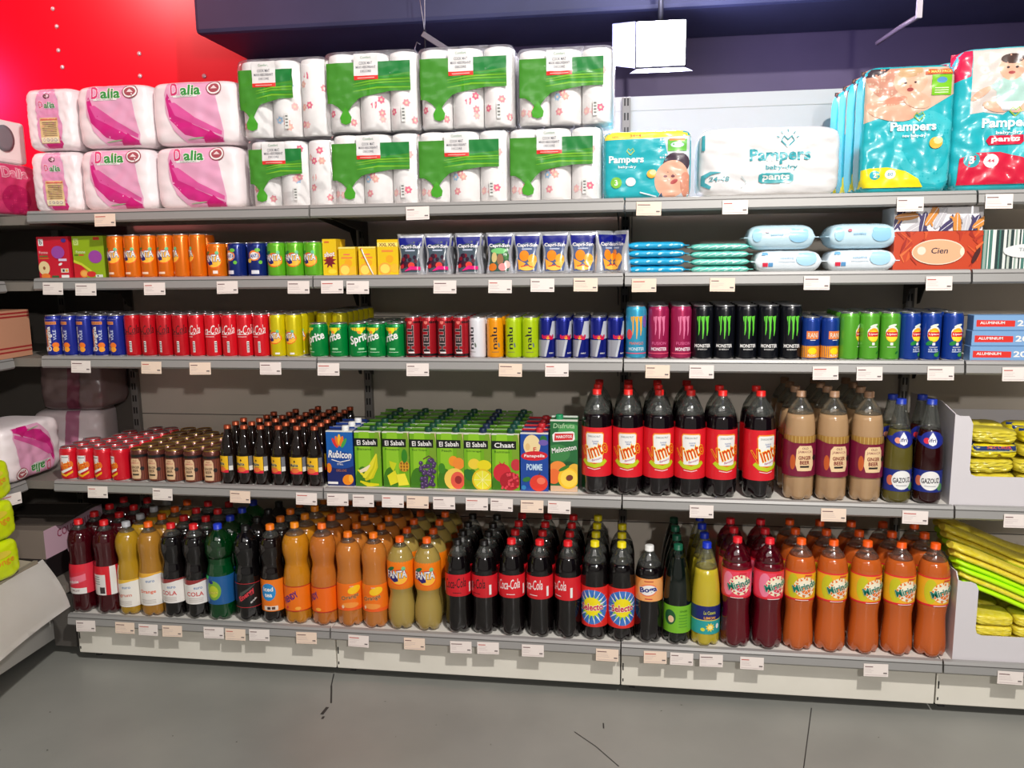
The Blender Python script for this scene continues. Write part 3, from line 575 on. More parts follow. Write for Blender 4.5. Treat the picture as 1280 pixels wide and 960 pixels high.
for nm, liq, x in (('gazouz_green', (98, 90, 36), (230, 150, 120)), ('gazouz_red', (44, 6, 8), (220, 50, 70))):
    bottle(nm, .0410, .324, [(.66, 0), (.93, .015), (1, .05), (1, .42), (.97, .52), (.90, .60), (.76, .70), (.58, .80), (.44, .88), (.38, .93), (.37, .955)], liq, (28, 56, 170), (28, 44, 130), (.125, .335), a_gaz, fill=.72, tr=.15, lobes=0)
    pf = prof_r([(p[0] * .041, p[1] * .324) for p in [(1, .42), (.97, .52), (.90, .60), (.76, .70), (.58, .80), (.44, .88), (.38, .93)]])
    a = Art(.35); a.P([(-.060, .208), (-.02, .214), (0, .228), (.02, .214), (.060, .208), (.030, .188), (.0, .176), (-.030, .188)], (30, 44, 140)); a.E(0, .203, .034, .026, (30, 44, 140), n=26); a.E(-.016, .200, .009, .009, x); a.P([(0, .226), (.008, .212), (.012, .200), (.010, .190), (.0, .185), (-.010, .190), (-.012, .200), (-.008, .212)], (240, 240, 245)); a.T('ifri', 0, .202, .018, .012, (28, 36, 100), 0, 0, .03)
    KINDS[nm].append(('neck_label', a.build('neck_label', lambda u, v, e: around(lambda q: pf(q) + .0012, max(.02, pf(v)))(u, v, e), du=.006, dv=.008), None))
def a_malt(a, z0, z1, R):
    a.R(-.025, z0, .025, z1, (240, 190, 30)); a.R(-.025, z0, .025, z0 + .010, (220, 30, 60)); a.E(0, z0 + .012, .016, .008, (240, 120, 60)); a.E(.0, z1 - .014, .003, .004, (60, 40, 30)); a.T('Malta', -.003, z1 - .027, .030, .011, (30, 50, 70), .04, 0, .04, out=(230, 225, 160)); a.R(-.012, z1 - .038, .012, z1 - .036, (170, 120, 60))
    a.R(.027, z0 + .01, .040, z1, (110, 112, 120)); a.R(.027, z0 + .008, .040, z0 + .024, (225, 225, 220))
bottle('malt_bottle', .0300, .207, GLS, (20, 11, 8), (160, 84, 50), None, None, None, fill=.985, capr=.0125, lobes=0, capm=mat((170, 80, 50), .35, .6), capname='crown_cap')
a = Art(.35); a_malt(a, .045, .103, .03); KINDS['malt_bottle'].append(('label', a.build('label', around(lambda v: .0304, .030), du=.006), None))

# ================================================================== boxes, cartons, soft packs
def carton_box(key, W, D, H, c, art, bev=.0012, rough=.4, extra=None, side=None):
    mb = MB(); mb.box(-W / 2, 0, 0, W / 2, D, H, mat(c, rough), bev); parts = [('box', mb.mesh('box'), None)]
    parts.append(('printed_front', art.build('printed_front', flat(0), clip=(-W / 2 + .0005, .0005, W / 2 - .0005, H - .0005)), None))
    if extra: parts += extra
    KINDS[key] = parts
def brick(key, W, D, H, c, art, cap, tall=False, capside=1, topc=None, topm=None):
    mb = MB(); s = .010; cc = mat(c, .32, coat=.3); tc = mat(topc or c, .32)
    mb.prism([(0, 0), (D, 0), (D, H + s * (0 if not tall else 1)), (0, H)], -W / 2, W / 2, cc, 'x')
    mb.box(-W / 2 + .002, D * .5 - .001, H + s * .3, W / 2 - .002, D * .5 + .001, H + s * .3 + .006, tc)
    mb.box(-W / 2, -.0002, H - .003, W / 2, D * .2, H + .0006, mat((225, 225, 215), .4))
    parts = [('carton', mb.mesh('carton'), None)]
    mb = MB(); hh = .017; mb.lathe([(.0125, 0), (.0130, .001), (.0125, hh - .002), (.011, hh), (.001, hh)], mat(cap, .4), 18, at=(capside * W * .18, D * .30), ridges=.04)
    for v in mb.bm.verts: v.co.z += H - .001
    parts.append(('screw_cap', mb.mesh('screw_cap'), None))
    parts.append(('printed_front', art.build('printed_front', flat(0), clip=(-W / 2 + .0005, .0005, W / 2 - .0005, H - .001)), None))
    KINDS[key] = parts
WB, HB = .092, .191
def sabah(title, paint, name='El Sabah'):
    a = Art(.35); a.P([(-.046, 0), (.046, 0), (.046, .19), (-.046, .19)], (112, 172, 22)); a.E(-.012, .09, .022, .16, (140, 196, 40)); a.E(-.02, .02, .026, .05, (60, 120, 20)); a.R(.030, .1, .046, .19, (196, 180, 130)); a.E(.034, .13, .012, .07, (120, 160, 40))
    a.R(-.046, .140, .036, .168, (16, 20, 18)); a.T(name, -.004, .154, .066, .017, W_, .03, 0, .03); a.T(title, -.012, .131, .05 if len(title) > 5 else .034, .008, (40, 84, 20), 0, 0, .0); paint(a); return a
def p_ban(a):
    for k, (r, c) in enumerate((( .0, (206, 200, 20)), (.35, (222, 214, 30)), (.7, (200, 196, 16)), (1.0, (228, 220, 50)))): a.band([(.030, .115), (.026 - k * .006, .07), (.010 - k * .008, .035 - k * .0), (-.012 - k * .008, .022 + k * .012)], [.004, .016, .017, .006], c)
    a.band([(-.030, .052), (-.010, .060), (.006, .075)], [.010, .014, .004], (240, 226, 190)); a.band([(.036, .008), (.0, .006), (-.03, .018)], [.006, .016, .006], (214, 208, 24))
def p_pin(a): a.P([(-.032, .040), (-.004, .060), (.010, .02), (-.022, .006)], (226, 222, 40)); a.P([(-.024, .092), (.002, .084), (-.01, .055), (-.02, .07)], (200, 210, 30)); a.E(.028, .075, .018, .020, (214, 160, 40)); [a.E(.018 + (k % 3) * .010, .062 + (k // 3) * .011, .003, .004, (140, 90, 20)) for k in range(9)]; a.E(.030, .11, .010, .024, (50, 130, 30)); a.P([(.0, .045), (.030, .050), (.044, .010), (.008, .006)], (238, 230, 60))
def p_gr(a):
    random.seed(5); a.band([(0, .10), (.02, .112), (.036, .10)], .004, (90, 60, 50)); a.E(.026, .085, .018, .014, (60, 110, 40))
    for k in range(34): a.E(.018 + random.uniform(-.028, .024) * (1 - .3 * (k / 34)), .095 - k * .0026 + random.uniform(-.005, .005), .0075, .0075, (74, 50, 96)); a.E(a.it[-1][0][0][0] - .009, a.it[-1][0][0][1] + .002, .002, .002, (150, 130, 170))
def p_pe(a): a.E(.010, .096, .016, .018, (240, 150, 40)); a.E(.028, .088, .020, .020, (238, 140, 50)); a.E(-.030, .07, .012, .018, (60, 130, 30)); a.E(.014, .034, .036, .038, (240, 206, 90)); a.E(.024, .030, .024, .030, (228, 90, 70)); a.E(.026, .032, .012, .014, (150, 40, 40))
def p_or(a): a.E(-.012, .088, .020, .018, (236, 206, 60)); a.E(.022, .084, .024, .018, (230, 214, 30)); a.E(-.03, .05, .016, .022, (40, 110, 40), .6); a.E(.016, .034, .036, .038, (222, 190, 30)); a.E(.016, .034, .030, .032, (232, 228, 60)); [a.band([(.016, .034), (.016 + .029 * math.cos(t), .034 + .031 * math.sin(t))], .0016, (246, 244, 170)) for t in [k * .785 for k in range(8)]]
def p_pom(a):
    a.E(-.012, .06, .030, .032, (206, 40, 54)); a.P([(-.022, .1), (-.012, .088), (-.002, .1), (-.006, .085), (-.018, .085)], (190, 40, 50)); a.E(.036, .088, .018, .020, (196, 50, 60)); a.E(.014, .032, .034, .032, (170, 24, 40)); random.seed(2)
    for k in range(26): a.E(.014 + random.uniform(-.028, .028), .032 + random.uniform(-.025, .025), .004, .004, (226, 70, 84))
brick('carton_banana', WB, .064, HB, (84, 140, 30), sabah('Banana', p_ban), (20, 70, 50)); brick('carton_pineapple', WB, .064, HB, (84, 140, 30), sabah('Pineapple', p_pin), (20, 70, 50))
brick('carton_grape', WB, .064, HB, (84, 140, 30), sabah('Red Grape', p_gr), (20, 70, 50)); brick('carton_peach', WB, .064, HB, (84, 140, 30), sabah('Peach', p_pe), (20, 70, 50))
brick('carton_orange', WB, .064, HB, (84, 140, 30), sabah('Orange', p_or), (20, 40, 70)); brick('carton_pomegranate', WB, .064, HB, (84, 140, 30), sabah('', p_pom, 'Zhour') if 0 else sabah('Rumman', p_pom, 'Chaat'), (20, 70, 60))
a = Art(.35); a.R(-.05, 0, .05, .191, (22, 96, 176)); a.R(-.05, 0, .05, .085, (22, 34, 100)); a.E(0, .09, .06, .03, (22, 70, 150))
for k, c in enumerate(((220, 50, 50), (236, 120, 40), (246, 190, 40), (236, 120, 40), (70, 160, 70))): a.E(-.016 + k * .008, .150 + .006 * (2 - abs(k - 2)), .006, .019, c, .5 - k * .25)
a.T('Rubicon', 0, .110, .082, .026, W_, -.04, .15, .05); a.band([(-.03, .092), (0, .083), (.036, .092)], .003, W_); a.T('STILL', 0, .076, .022, .006, W_); a.T('DELUXE', .004, .054, .036, .008, (180, 110, 70)); a.E(-.040, .062, .009, .017, (240, 130, 20)); a.E(.026, .022, .020, .018, (240, 140, 20), .5); a.E(.036, .026, .008, .014, (250, 180, 50)); a.R(-.046, .006, -.010, .014, W_)
brick('carton_blue', .094, .064, .191, (24, 60, 140), a, (235, 235, 235), topc=(24, 60, 140))
a = Art(.35); a.R(-.05, 0, .05, .20, (24, 70, 156)); a.E(-.008, .155, .028, .036, (236, 214, 160)); a.E(-.022, .15, .008, .012, (226, 190, 130)); a.E(.030, .175, .012, .014, (40, 110, 50)); a.E(.030, .165, .016, .010, (110, 90, 170)); a.E(0, .120, .044, .016, (210, 30, 44), .04, 28); a.T('Fanapella', 0, .119, .068, .013, W_, .02, .1, .03); a.T('F', .002, .142, .010, .014, (200, 40, 50)); a.T('POMME', 0, .082, .052, .022, (190, 215, 235), 0, 0, .05, out=(60, 120, 190)); a.E(.014, .028, .030, .028, (222, 60, 44)); a.E(.022, .036, .014, .012, (240, 120, 90)); a.band([(.014, .056), (.020, .064)], .003, (70, 50, 30)); a.E(-.026, .04, .014, .008, (50, 120, 50), .3); a.E(-.036, .012, .008, .008, (50, 130, 190))
brick('carton_apple', .092, .064, .196, (24, 62, 140), a, (200, 40, 50), topc=(190, 30, 40))
a = Art(.35); a.R(-.05, 0, .05, .26, (36, 104, 56)); a.E(.02, .2, .04, .03, (70, 150, 80)); a.E(-.02, .13, .04, .03, (60, 130, 70)); a.E(.024, .09, .024, .012, (24, 80, 40), -.3); a.R(-.05, 0, .05, .02, (214, 180, 150)); a.T('Disfruta', 0, .222, .07, .016, (170, 205, 160), 0, .1, .02); a.P([(-.036, .168), (.030, .172), (.036, .178), (.034, .200), (.028, .204), (-.030, .200), (-.038, .192)], (236, 236, 232)); a.P([(-.032, .172), (.028, .176), (.031, .197), (-.030, .196)], (208, 36, 44)); a.T('MAROTOS', 0, .186, .052, .010, W_, .05, 0, .04); a.T('Melocoton', 0, .145, .082, .018, W_, .18, .1, .02)
a.E(-.020, .080, .028, .024, (238, 140, 60)); a.E(.034, .076, .02, .02, (230, 180, 60)); a.E(-.034, .052, .022, .026, (232, 110, 50)); a.E(.014, .046, .034, .036, (246, 196, 40)); a.E(.016, .046, .028, .030, (250, 214, 80)); a.E(.018, .048, .012, .010, (120, 60, 40), .4); a.E(0, .08, .020, .006, (60, 120, 40), .5)
brick('carton_melocoton', .090, .070, .240, (40, 110, 60), a, (30, 140, 90), capside=-1, topc=(200, 210, 200))

a = Art(.4); a.R(-.07, 0, .07, .15, (204, 26, 50)); a.R(-.055, .115, -.036, .138, W_); a.T('b', -.0455, .127, .010, .015, (40, 40, 60)); a.T('Pomme', -.038, .092, .034, .010, (240, 190, 190)); a.R(-.055, .077, -.022, .081, (90, 130, 60)); a.R(-.055, .070, -.018, .073, (200, 130, 40)); a.E(-.040, .038, .022, .024, (236, 214, 160)); a.E(-.040, .038, .005, .006, (150, 90, 60)); a.E(-.036, .010, .018, .010, (236, 130, 50)); a.R(-.012, .005, .016, .012, (60, 100, 60)); a.R(.026, .004, .056, .014, W_); a.R(.026, .022, .056, .036, (230, 220, 200)); a.R(.032, .025, .040, .033, (60, 60, 70)); a.R(.044, .025, .052, .033, (240, 170, 60)); a.R(.020, .062, .052, .070, (225, 210, 235)); a.E(.026, .051, .008, .004, W_, .4); a.E(.02, .092, .026, .022, (158, 74, 168)); a.E(.046, .132, .010, .007, (70, 50, 140))
carton_box('multipack_red', .124, .10, .146, (196, 24, 46), a)
a = Art(.4); a.R(-.07, 0, .07, .15, (150, 180, 26)); a.R(-.055, .115, -.036, .138, (200, 220, 130)); a.T('b', -.0455, .127, .010, .015, (150, 180, 60)); a.R(.022, .132, .046, .142, (206, 60, 40)); a.T('Pomme', -.030, .092, .036, .010, (225, 235, 190)); a.R(-.055, .079, -.04, .084, (90, 120, 30)); a.R(-.038, .079, -.018, .084, (210, 80, 50)); a.band([(-.06, .062), (-.03, .050), (.0, .030), (.02, .01)], .008, (210, 220, 60)); a.P([(-.062, 0), (-.062, .056), (-.03, .046), (-.012, .03), (-.012, 0)], (204, 36, 44)); a.E(-.022, .018, .016, .013, (240, 150, 60)); a.E(-.022, .018, .011, .009, (244, 180, 90)); a.E(.006, .016, .018, .010, (214, 50, 46)); a.R(.022, .005, .050, .014, (225, 225, 220)); a.R(.028, .007, .034, .012, (60, 100, 60)); a.E(.026, .075, .026, .022, (162, 70, 166))
carton_box('multipack_green', .122, .10, .146, (150, 178, 30), a)

def juice_small(key, W, H, shot):
    a = Art(.35); a.R(-W, 0, W, H, (236, 196, 20))
    if shot: a.star(0, H * .42, .024, .012, 9, (150, 30, 40), .2); a.star(.0, H * .38, .020, .009, 7, (120, 20, 40), .6); a.T('shot', 0, H * .60, .036, .016, W_, .1, .1, .05, out=(190, 60, 40)); a.E(.008, H * .14, .014, .008, (244, 220, 60)); a.R(-.016, H * .9, 0, H * .94, (220, 100, 50))
    else: a.R(-.02, H * .60, .018, H * .66, (240, 140, 60)); a.R(-.012, H * .72, .010, H * .76, (240, 110, 90)); a.E(.004, H * .46, .013, .012, (246, 170, 30)); a.E(-.008, H * .22, .020, .020, (244, 170, 60)); a.E(-.008, H * .22, .015, .015, (250, 220, 100)); a.E(.020, H * .2, .014, .014, (240, 190, 50)); a.R(-W / 2, H * .94, W / 2, H, (246, 226, 120))
    carton_box(key, W, .040, H, (226, 186, 20), a)
juice_small('juice_shot', .047, .122, True); juice_small('juice_small', .058, .096, False)
a = Art(.35); W2, H2 = .070, .118; a.R(-W2, 0, W2, H2, (236, 196, 20)); a.R(-W2, .095, W2, .108, (244, 230, 120)); a.T('XXL XXL', 0, .101, .056, .010, (140, 60, 40), 0, 0, .05); a.R(-.02, .078, .018, .084, (240, 140, 60)); a.E(.006, .056, .013, .012, (246, 170, 30)); a.E(-.010, .024, .022, .020, (244, 170, 60)); a.E(-.010, .024, .016, .015, (250, 220, 100)); a.E(.022, .026, .014, .014, (240, 190, 50))
carton_box('juice_large', W2, .05, H2, (226, 186, 20), a)
def straw_kind():
    mb = MB(); mb.tube([(-.016, -.004, .088), (-.010, -.004, .070), (.012, -.004, .022), (.020, -.004, .006)], .0022, mat((236, 236, 236), .3)); mb.tube([(-.016, -.004, .088), (-.020, -.004, .090)], .0022, mat((220, 60, 60), .4))
    return mb.mesh('straw')
KINDS['juice_straw'] = KINDS['juice_small'] + [('straw', straw_kind(), None)]

# stand-up pouch
def pouch(key, fruit):
    W, H = .090, .134; sil = mat((218, 220, 226), .22, .6, name='foil')
    def fr(x, z):
        t = max(0, min(1, z / H)); th = .024 * (1 - t) ** .6 * (1 if t > .03 else t / .03 * .6 + .4) + .0008
        return th * (1 - (abs(x) / (W / 2)) ** 3) ** .5 if abs(x) < W / 2 else 0
    def wr(x, z): return .0022 * noise.noise(Vector((x * 60, z * 45, hash(key) % 7))) * (1 - (abs(x) / (W / 2)) ** 4)
    nx, nz = 14, 18; b = bmesh.new(); F = {}; B = {}
    for i in range(nx + 1):
        for j in range(nz + 1):
            x = (-1 + 2 * i / nx) * W / 2; z = j / nz * H; wi = 1 - .15 * math.sin(PI * min(1, (z / H) * 1.1)) ** 2
            y = fr(x, z); n_ = wr(x, z)
            F[i, j] = b.verts.new((x * wi, -y + n_, z)); B[i, j] = b.verts.new((x * wi, y + .0006 + n_ * .6, z))
    for i in range(nx):
        for j in range(nz):
            b.faces.new((F[i, j], F[i + 1, j], F[i + 1, j + 1], F[i, j + 1])).smooth = True; b.faces.new((B[i, j], B[i, j + 1], B[i + 1, j + 1], B[i + 1, j])).smooth = True
    for j in range(nz):
        b.faces.new((F[0, j], F[0, j + 1], B[0, j + 1], B[0, j])); b.faces.new((F[nx, j], B[nx, j], B[nx, j + 1], F[nx, j + 1]))
    for i in range(nx):
        b.faces.new((F[i, nz], F[i + 1, nz], B[i + 1, nz], B[i, nz])); b.faces.new((F[i, 0], B[i, 0], B[i + 1, 0], F[i + 1, 0]))
    mb = MB(); mb.add(b, sil); parts = [('pouch', mb.mesh('pouch'), None)]
    a = Art(.2)
    a.P([(-.030, .012), (.030, .012), (.036, .035), (.033, .07), (.038, .11), (-.038, .11), (-.033, .07), (-.036, .035)], {'cherry': (70, 84, 96), 'orange': (84, 100, 140), 'multi': (60, 92, 80)}[fruit])
    a.P([(-.039, .122), (.039, .122), (.039, .094), (.0, .102), (-.039, .092)], (24, 30, 130)); a.T('Capri-Sun', 0, .092, .070, .014, W_, 0, .05, .05, out=(40, 50, 120)); a.R(-.018, .079, .018, .083, (190, 200, 220))
    random.seed(4)
    if fruit == 'cherry':
        for k in range(22): a.E(random.uniform(-.034, .032), random.uniform(.028, .066), .0065, .0065, random.choice([(120, 24, 40), (190, 40, 50), (50, 24, 46), (80, 20, 40)]))
        a.E(.006, .034, .012, .010, (226, 70, 60)); a.band([(-.016, .016), (.004, .026), (.036, .024)], [.002, .012, .010], (224, 30, 120))
    elif fruit == 'orange':
        a.E(-.010, .060, .018, .017, (240, 140, 30)); a.E(.020, .050, .016, .015, (246, 170, 50)); a.P([(-.034, .05), (-.004, .036), (-.026, .016)], (250, 170, 60)); a.P([(.0, .040), (.036, .044), (.02, .016)], (248, 190, 80)); a.E(.0, .022, .024, .008, (250, 200, 90)); a.band([(-.02, .026), (.0, .03), (.02, .024)], .003, (220, 60, 50))
    else:
        a.E(0, .076, .03, .009, (120, 200, 120)); a.E(-.018, .056, .010, .016, (210, 190, 130)); a.E(.004, .05, .012, .018, (150, 110, 80)); a.E(-.022, .026, .014, .012, (220, 120, 40)); a.E(.012, .026, .014, .012, (240, 150, 150)); a.E(.028, .034, .010, .012, (240, 190, 180)); a.E(.026, .06, .01, .014, (50, 110, 50))
    parts.append(('printed_front', a.build('printed_front', lambda u, v, e: (u * (1 - .15 * math.sin(PI * min(1, (v / H) * 1.1)) ** 2), -fr(u, v) + wr(u, v) - .0008 - e, v), du=.0085, dv=.0085), None)); KINDS[key] = parts
pouch('pouch_cherry', 'cherry'); pouch('pouch_orange', 'orange'); pouch('pouch_multi', 'multi')

# soft rounded packs: superellipsoid with low creases
class Soft:
    def __init__(s, W, D, H, k=9, amp=.003, seed=0, fx=4.5, fz=4.5, n=24):
        s.W, s.D, s.H, s.k, s.amp, s.seed, s.fx, s.fz, s.n = W, D, H, k, amp, seed, fx, fz, n
    def dy(s, x, z): return s.amp * noise.noise(Vector((x * s.fx, z * s.fz, s.seed * 3.7))) + s.amp * .22 * noise.noise(Vector((x * s.fx * 1.7, z * s.fz * 1.6, s.seed * 1.7 + 9)))
    def front(s, u, v, e=0):
        x = u / (s.W / 2); z = (v - s.H / 2) / (s.H / 2); q = 1 - abs(x) ** s.k - abs(z) ** s.k; q = max(q, 0)
        return (u, -s.D / 2 * q ** (1 / s.k) + s.dy(x, z) - e, v)
    def top(s, u, y, e=0):
        x = u / (s.W / 2); yy = y / (s.D / 2); q = max(0, 1 - abs(x) ** s.k - abs(yy) ** s.k)
        return (u, y + s.dy(x, q ** (1 / s.k)) , s.H / 2 + s.H / 2 * q ** (1 / s.k) + e)
    def body(s, m, name='pack', ends=None, zoff=0):
        b = bmesh.new(); bmesh.ops.create_cube(b, size=2); bmesh.ops.subdivide_edges(b, edges=b.edges[:], cuts=s.n, use_grid_fill=True)
        for v in b.verts:
            p = v.co
            for i in range(3):   # gather points towards the rounded edges
                p[i] = math.copysign(1 - (1 - abs(p[i])) ** 1.25, p[i]) if abs(p[i]) < 1 else p[i]
            n_ = (abs(p.x) ** s.k + abs(p.y) ** s.k + abs(p.z) ** s.k) ** (1 / s.k); p = p / n_
            v.co = (p.x * s.W / 2, p.y * s.D / 2 + s.dy(p.x, p.z), p.z * s.H / 2 + s.H / 2 + zoff)
        for f in b.faces: f.smooth = True
        mb = MB(); mb.add(b, m); return mb.mesh(name)
def softpack(key, W, D, H, col, art, rough=.3, k=9, amp=.003, seed=0, fx=4, fz=4, extra=None, coat=.3, m=None, side=None):
    S = Soft(W, D, H, k, amp, seed, fx, fz); parts = [('wrapper', S.body(m or mat(col, rough, coat=coat)), None)]
    if art: parts.append(('printed_front', art.build('printed_front', lambda u, v, e: S.front(u, v, e * 1.3 + .0024), clip=(-W / 2 * .985, H * .012, W / 2 * .985, H * .988), du=.0075, dv=.0075), None))
    if side: parts.append(('printed_side', side.build('printed_side', lambda u, v, e: (lambda p: (p[1] * W / D - e if p[1] < 0 else p[1], u, v))(Soft(D, W, H, k, 0, seed).front(u, v, e + .0015)), clip=(-D / 2 * .95, H * .02, D / 2 * .95, H * .98), du=.0075, dv=.0075), None))
    KINDS[key] = parts + (extra or [])
def dalia_art(W, H, cx=.02):
    a = Art(.3); x0 = -W * .28
    a.P([(x0, H * .99), (x0 - .012, H * .8), (x0 - .012, H * .5), (x0 + .01, H * .25), (x0 + .05, H * .04), (W * .34, .004), (W * .36, H * .2), (W * .3, H * .6), (W * .26, H * .99)], (232, 168, 200))
    a.P([(x0 - .010, H * .72), (x0, H * .40), (x0 + .05, H * .16), (W * .25, H * .04), (W * .33, H * .04), (W * .34, H * .10), (x0 + .08, H * .32), (x0 + .02, H * .55), (x0 - .002, H * .8)], (208, 40, 130))
    a.P([(x0, H * .66), (x0 + .02, H * .46), (W * .1, H * .26), (W * .33, H * .14), (W * .34, H * .2), (x0 + .09, H * .42), (x0 + .02, H * .66)], (222, 90, 160))
    a.P([(W * .10, 0), (W * .22, 0), (W * .30, H * .10), (W * .20, H * .22), (W * .12, H * .12)], (206, 20, 120))
    a.T('D', -W * .20, H * .86, .024, .040, (222, 60, 120), 0, 0, .04, out=W_); a.T('alia', -W * .20 + .056, H * .845, .070, .034, (60, 150, 70), 0, 0, .05, out=(245, 245, 240)); a.R(-W * .22, H * .735, -W * .22 + .085, H * .765, (240, 240, 236)); a.T('CON BALSAMO', -W * .22 + .042, H * .75, .06, .004, (120, 140, 120))
    a.E(W * .27, H * .86, .027, .022, (150, 60, 70), .1); a.E(W * .27, H * .86, .024, .019, W_, .1); a.E(W * .27, H * .86, .019, .014, (170, 80, 90), .1); a.P([(W * .27 - .012, H * .85), (W * .27, H * .90), (W * .27 + .012, H * .85)], (240, 220, 220))
    a.E(W * .02, H * .10, .03, .002, (160, 190, 150), .1)
    return a
PINKW = noisy((238, 222, 226), (246, 236, 238), 5, .35, name='pinkish_wrap')
softpack('dalia', .268, .30, .205, None, dalia_art(.268, .205), m=PINKW, k=8, amp=.005, seed=1); softpack('dalia_b', .305, .30, .205, None, dalia_art(.29, .205), m=PINKW, k=8, amp=.005, seed=2)
a = Art(.3); a.E(0, .13, .042, .085, (228, 160, 196), n=28); a.E(.004, .07, .046, .075, (226, 150, 190), n=28); a.P([(-.02, .05), (.03, .06), (.048, .02), (.030, 0), (-.01, .0)], (206, 30, 120)); a.E(0, .175, .012, .009, (100, 50, 60)); a.E(0, .176, .008, .005, (230, 200, 210)); a.T('D', -.022, .148, .014, .022, (214, 60, 120), 0, 0, .04, out=W_); a.T('alia', .010, .146, .040, .020, (70, 140, 80), 0, 0, .05, out=W_)
a.R(-.030, .022, .036, .105, (224, 196, 140)); a.R(-.028, .096, .034, .102, (210, 110, 90)); [a.R(-.022, .046 + k * .006, .030, .0485 + k * .006, (140, 110, 80)) for k in range(8)]; a.R(-.028, .024, .034, .042, (240, 226, 190)); [a.E(-.018 + k * .014, .033, .005, .005, (150, 140, 150)) for k in range(4)]; [a.E(-.018 + k * .014, .033, .0035, .0035, (240, 230, 210)) for k in range(4)]
softpack('dalia_end', .182, .28, .205, None, a, m=PINKW, k=8, amp=.006, seed=3, fx=9, fz=9)
# kitchen-roll packs
def roll_mesh(R, H, tint):
    mb = MB(); mb.lathe([(R * .93, 0), (R, .006), (R, H - .012), (R * .95, H - .003), (R * .80, H), (R * .42, H - .001), (R * .40, H - .02), (.001, H - .021)], noisy((232, 230, 230), (242, 240, 240), 40, .8, bump=.2, name='paper') if tint == 0 else PAPER, 26); return mb.mesh('paper_roll')
PAPER = noisy((244, 242, 242), (252, 250, 250), 40, .8, bump=.2, name='tissue_paper')
def flower_art(seed, R):
    a = Art(.7); random.seed(seed)
    for k in range(7):
        c = random.choice([(232, 150, 160), (238, 180, 170), (160, 196, 228), (230, 110, 140), (240, 190, 190)]); u = random.uniform(-.04, .04); v = random.choice([.03, .05, .085, .15, .18]) + random.uniform(-.01, .01)
        a.star(u, v, .013, .009, 6, c, random.random()); a.E(u, v, .004, .004, (245, 215, 190))
    return a
def rollpack(key, nx, W, H, label_to, seed, sidew=0):
    R = W / nx / 2 * .985; parts = []
    RM = [roll_mesh(R, H - .006, 1)] ; FL = [flower_art(seed + j, R).build('printed_pattern', around(lambda v: R, R), du=R * .3) for j in range(2)]
    n0 = 0
    for iy in range(2):
        for ix in range(nx):
            b = bpy.data.meshes  # each roll gets its own offset copy of the shared shape
            me = RM[0].copy(); me.transform(Matrix.Translation((-W / 2 + R * 1.015 + ix * W / nx, -R * 1.0 + iy * 2 * R, .002))); parts.append(('paper_roll', me, None)); idx = len(parts) - 1
            if iy == 0:
                fm = FL[ix % 2].copy(); fm.transform(Matrix.Translation((-W / 2 + R * 1.015 + ix * W / nx, -R, .002))); parts.append(('printed_pattern', fm, idx))
    S = Soft(W + .006, 4 * R + .008, H + .004, 14, .0035, seed, 6, 6, 22); parts.append(('wrapper', S.body(FILM), None)); wi = len(parts) - 1
    x0, x1 = -W / 2 + .006, -W / 2 + label_to * W
    a = Art(.3); n = 16; top = H * .86; wv = x1 - x0
    low = [(x0 + wv * t, H * (.36 + .13 * min(1, max(0, (t - .02) / .75)) - (.16 * math.exp(-((t - .22) / .10) ** 2)))) for t in [k / n for k in range(n + 1)]]
    a._a([(p[0], p[1]) for p in low] + [(p[0], top) for p in low], [(k, k + 1, n + 2 + k, n + 1 + k) for k in range(n)], (66, 140, 42))
    a._a([(p[0], top - .035 - (H * .1) * (1 - (k / n))) for k, p in enumerate(low)] + [(p[0], top) for p in low], [(k, k + 1, n + 2 + k, n + 1 + k) for k in range(n // 2, n)], (30, 124, 56))
    for k in range(5): a.band([(x0 + wv * .32, H * (.50 + .03 * k)), (x0 + wv * .6, H * (.54 + .03 * k)), (x1, H * (.53 + .035 * k))], [.001, .005, .002], [(120, 186, 40), (50, 150, 50), (110, 180, 50)][k % 3])
    dx = x0 + wv * .22; a.P([(dx, H * .31), (dx + .008, H * .26), (dx + .019, H * .18), (dx + .016, H * .11), (dx, H * .085), (dx - .016, H * .11), (dx - .019, H * .18), (dx - .008, H * .26)], (70, 160, 36))
    tx = x0 + wv * .48; tw = .034 * (1 if nx == 3 else .9)
    a.R(tx - tw * 1.15, H * .64, tx + tw * 1.15, H * .965, (228, 226, 226)); a.R(tx - tw * 1.15, H * .64, tx + tw * 1.15, H * .69, (222, 50, 44)); a.T('Comfort', tx, H * .915, .034, .008, (110, 150, 120)); a.T('COOK MAT', tx, H * .845, .042, .009, (90, 90, 100)); a.T('MAXI ABSORBANT', tx, H * .795, .064, .008, (90, 90, 100)); a.T('DECORE', tx, H * .745, .034, .007, (110, 110, 120)); a.R(tx - .028, H * .658, tx + .028, H * .667, (245, 190, 185))
    a.R(x1 - .032, H * .10, x1 - .018, H * .30, (226, 226, 224)); [a.R(x1 - .029, H * (.13 + .04 * k), x1 - .021, H * (.15 + .04 * k), (120, 124, 120)) for k in range(4)]
    parts.append(('printed_film', a.build('printed_film', lambda u, v, e: S.front(u, v, e + .0008), clip=(-W / 2, .002, W / 2, H), du=.0075, dv=.0075), wi)); KINDS[key] = parts
rollpack('rolls_3', 3, .292, .226, .90, 3); rollpack('rolls_3b', 3, .300, .242, .93, 8); rollpack('rolls_short', 3, .292, .215, .64, 5); rollpack('rolls_2', 3, .300, .242, .63, 12)
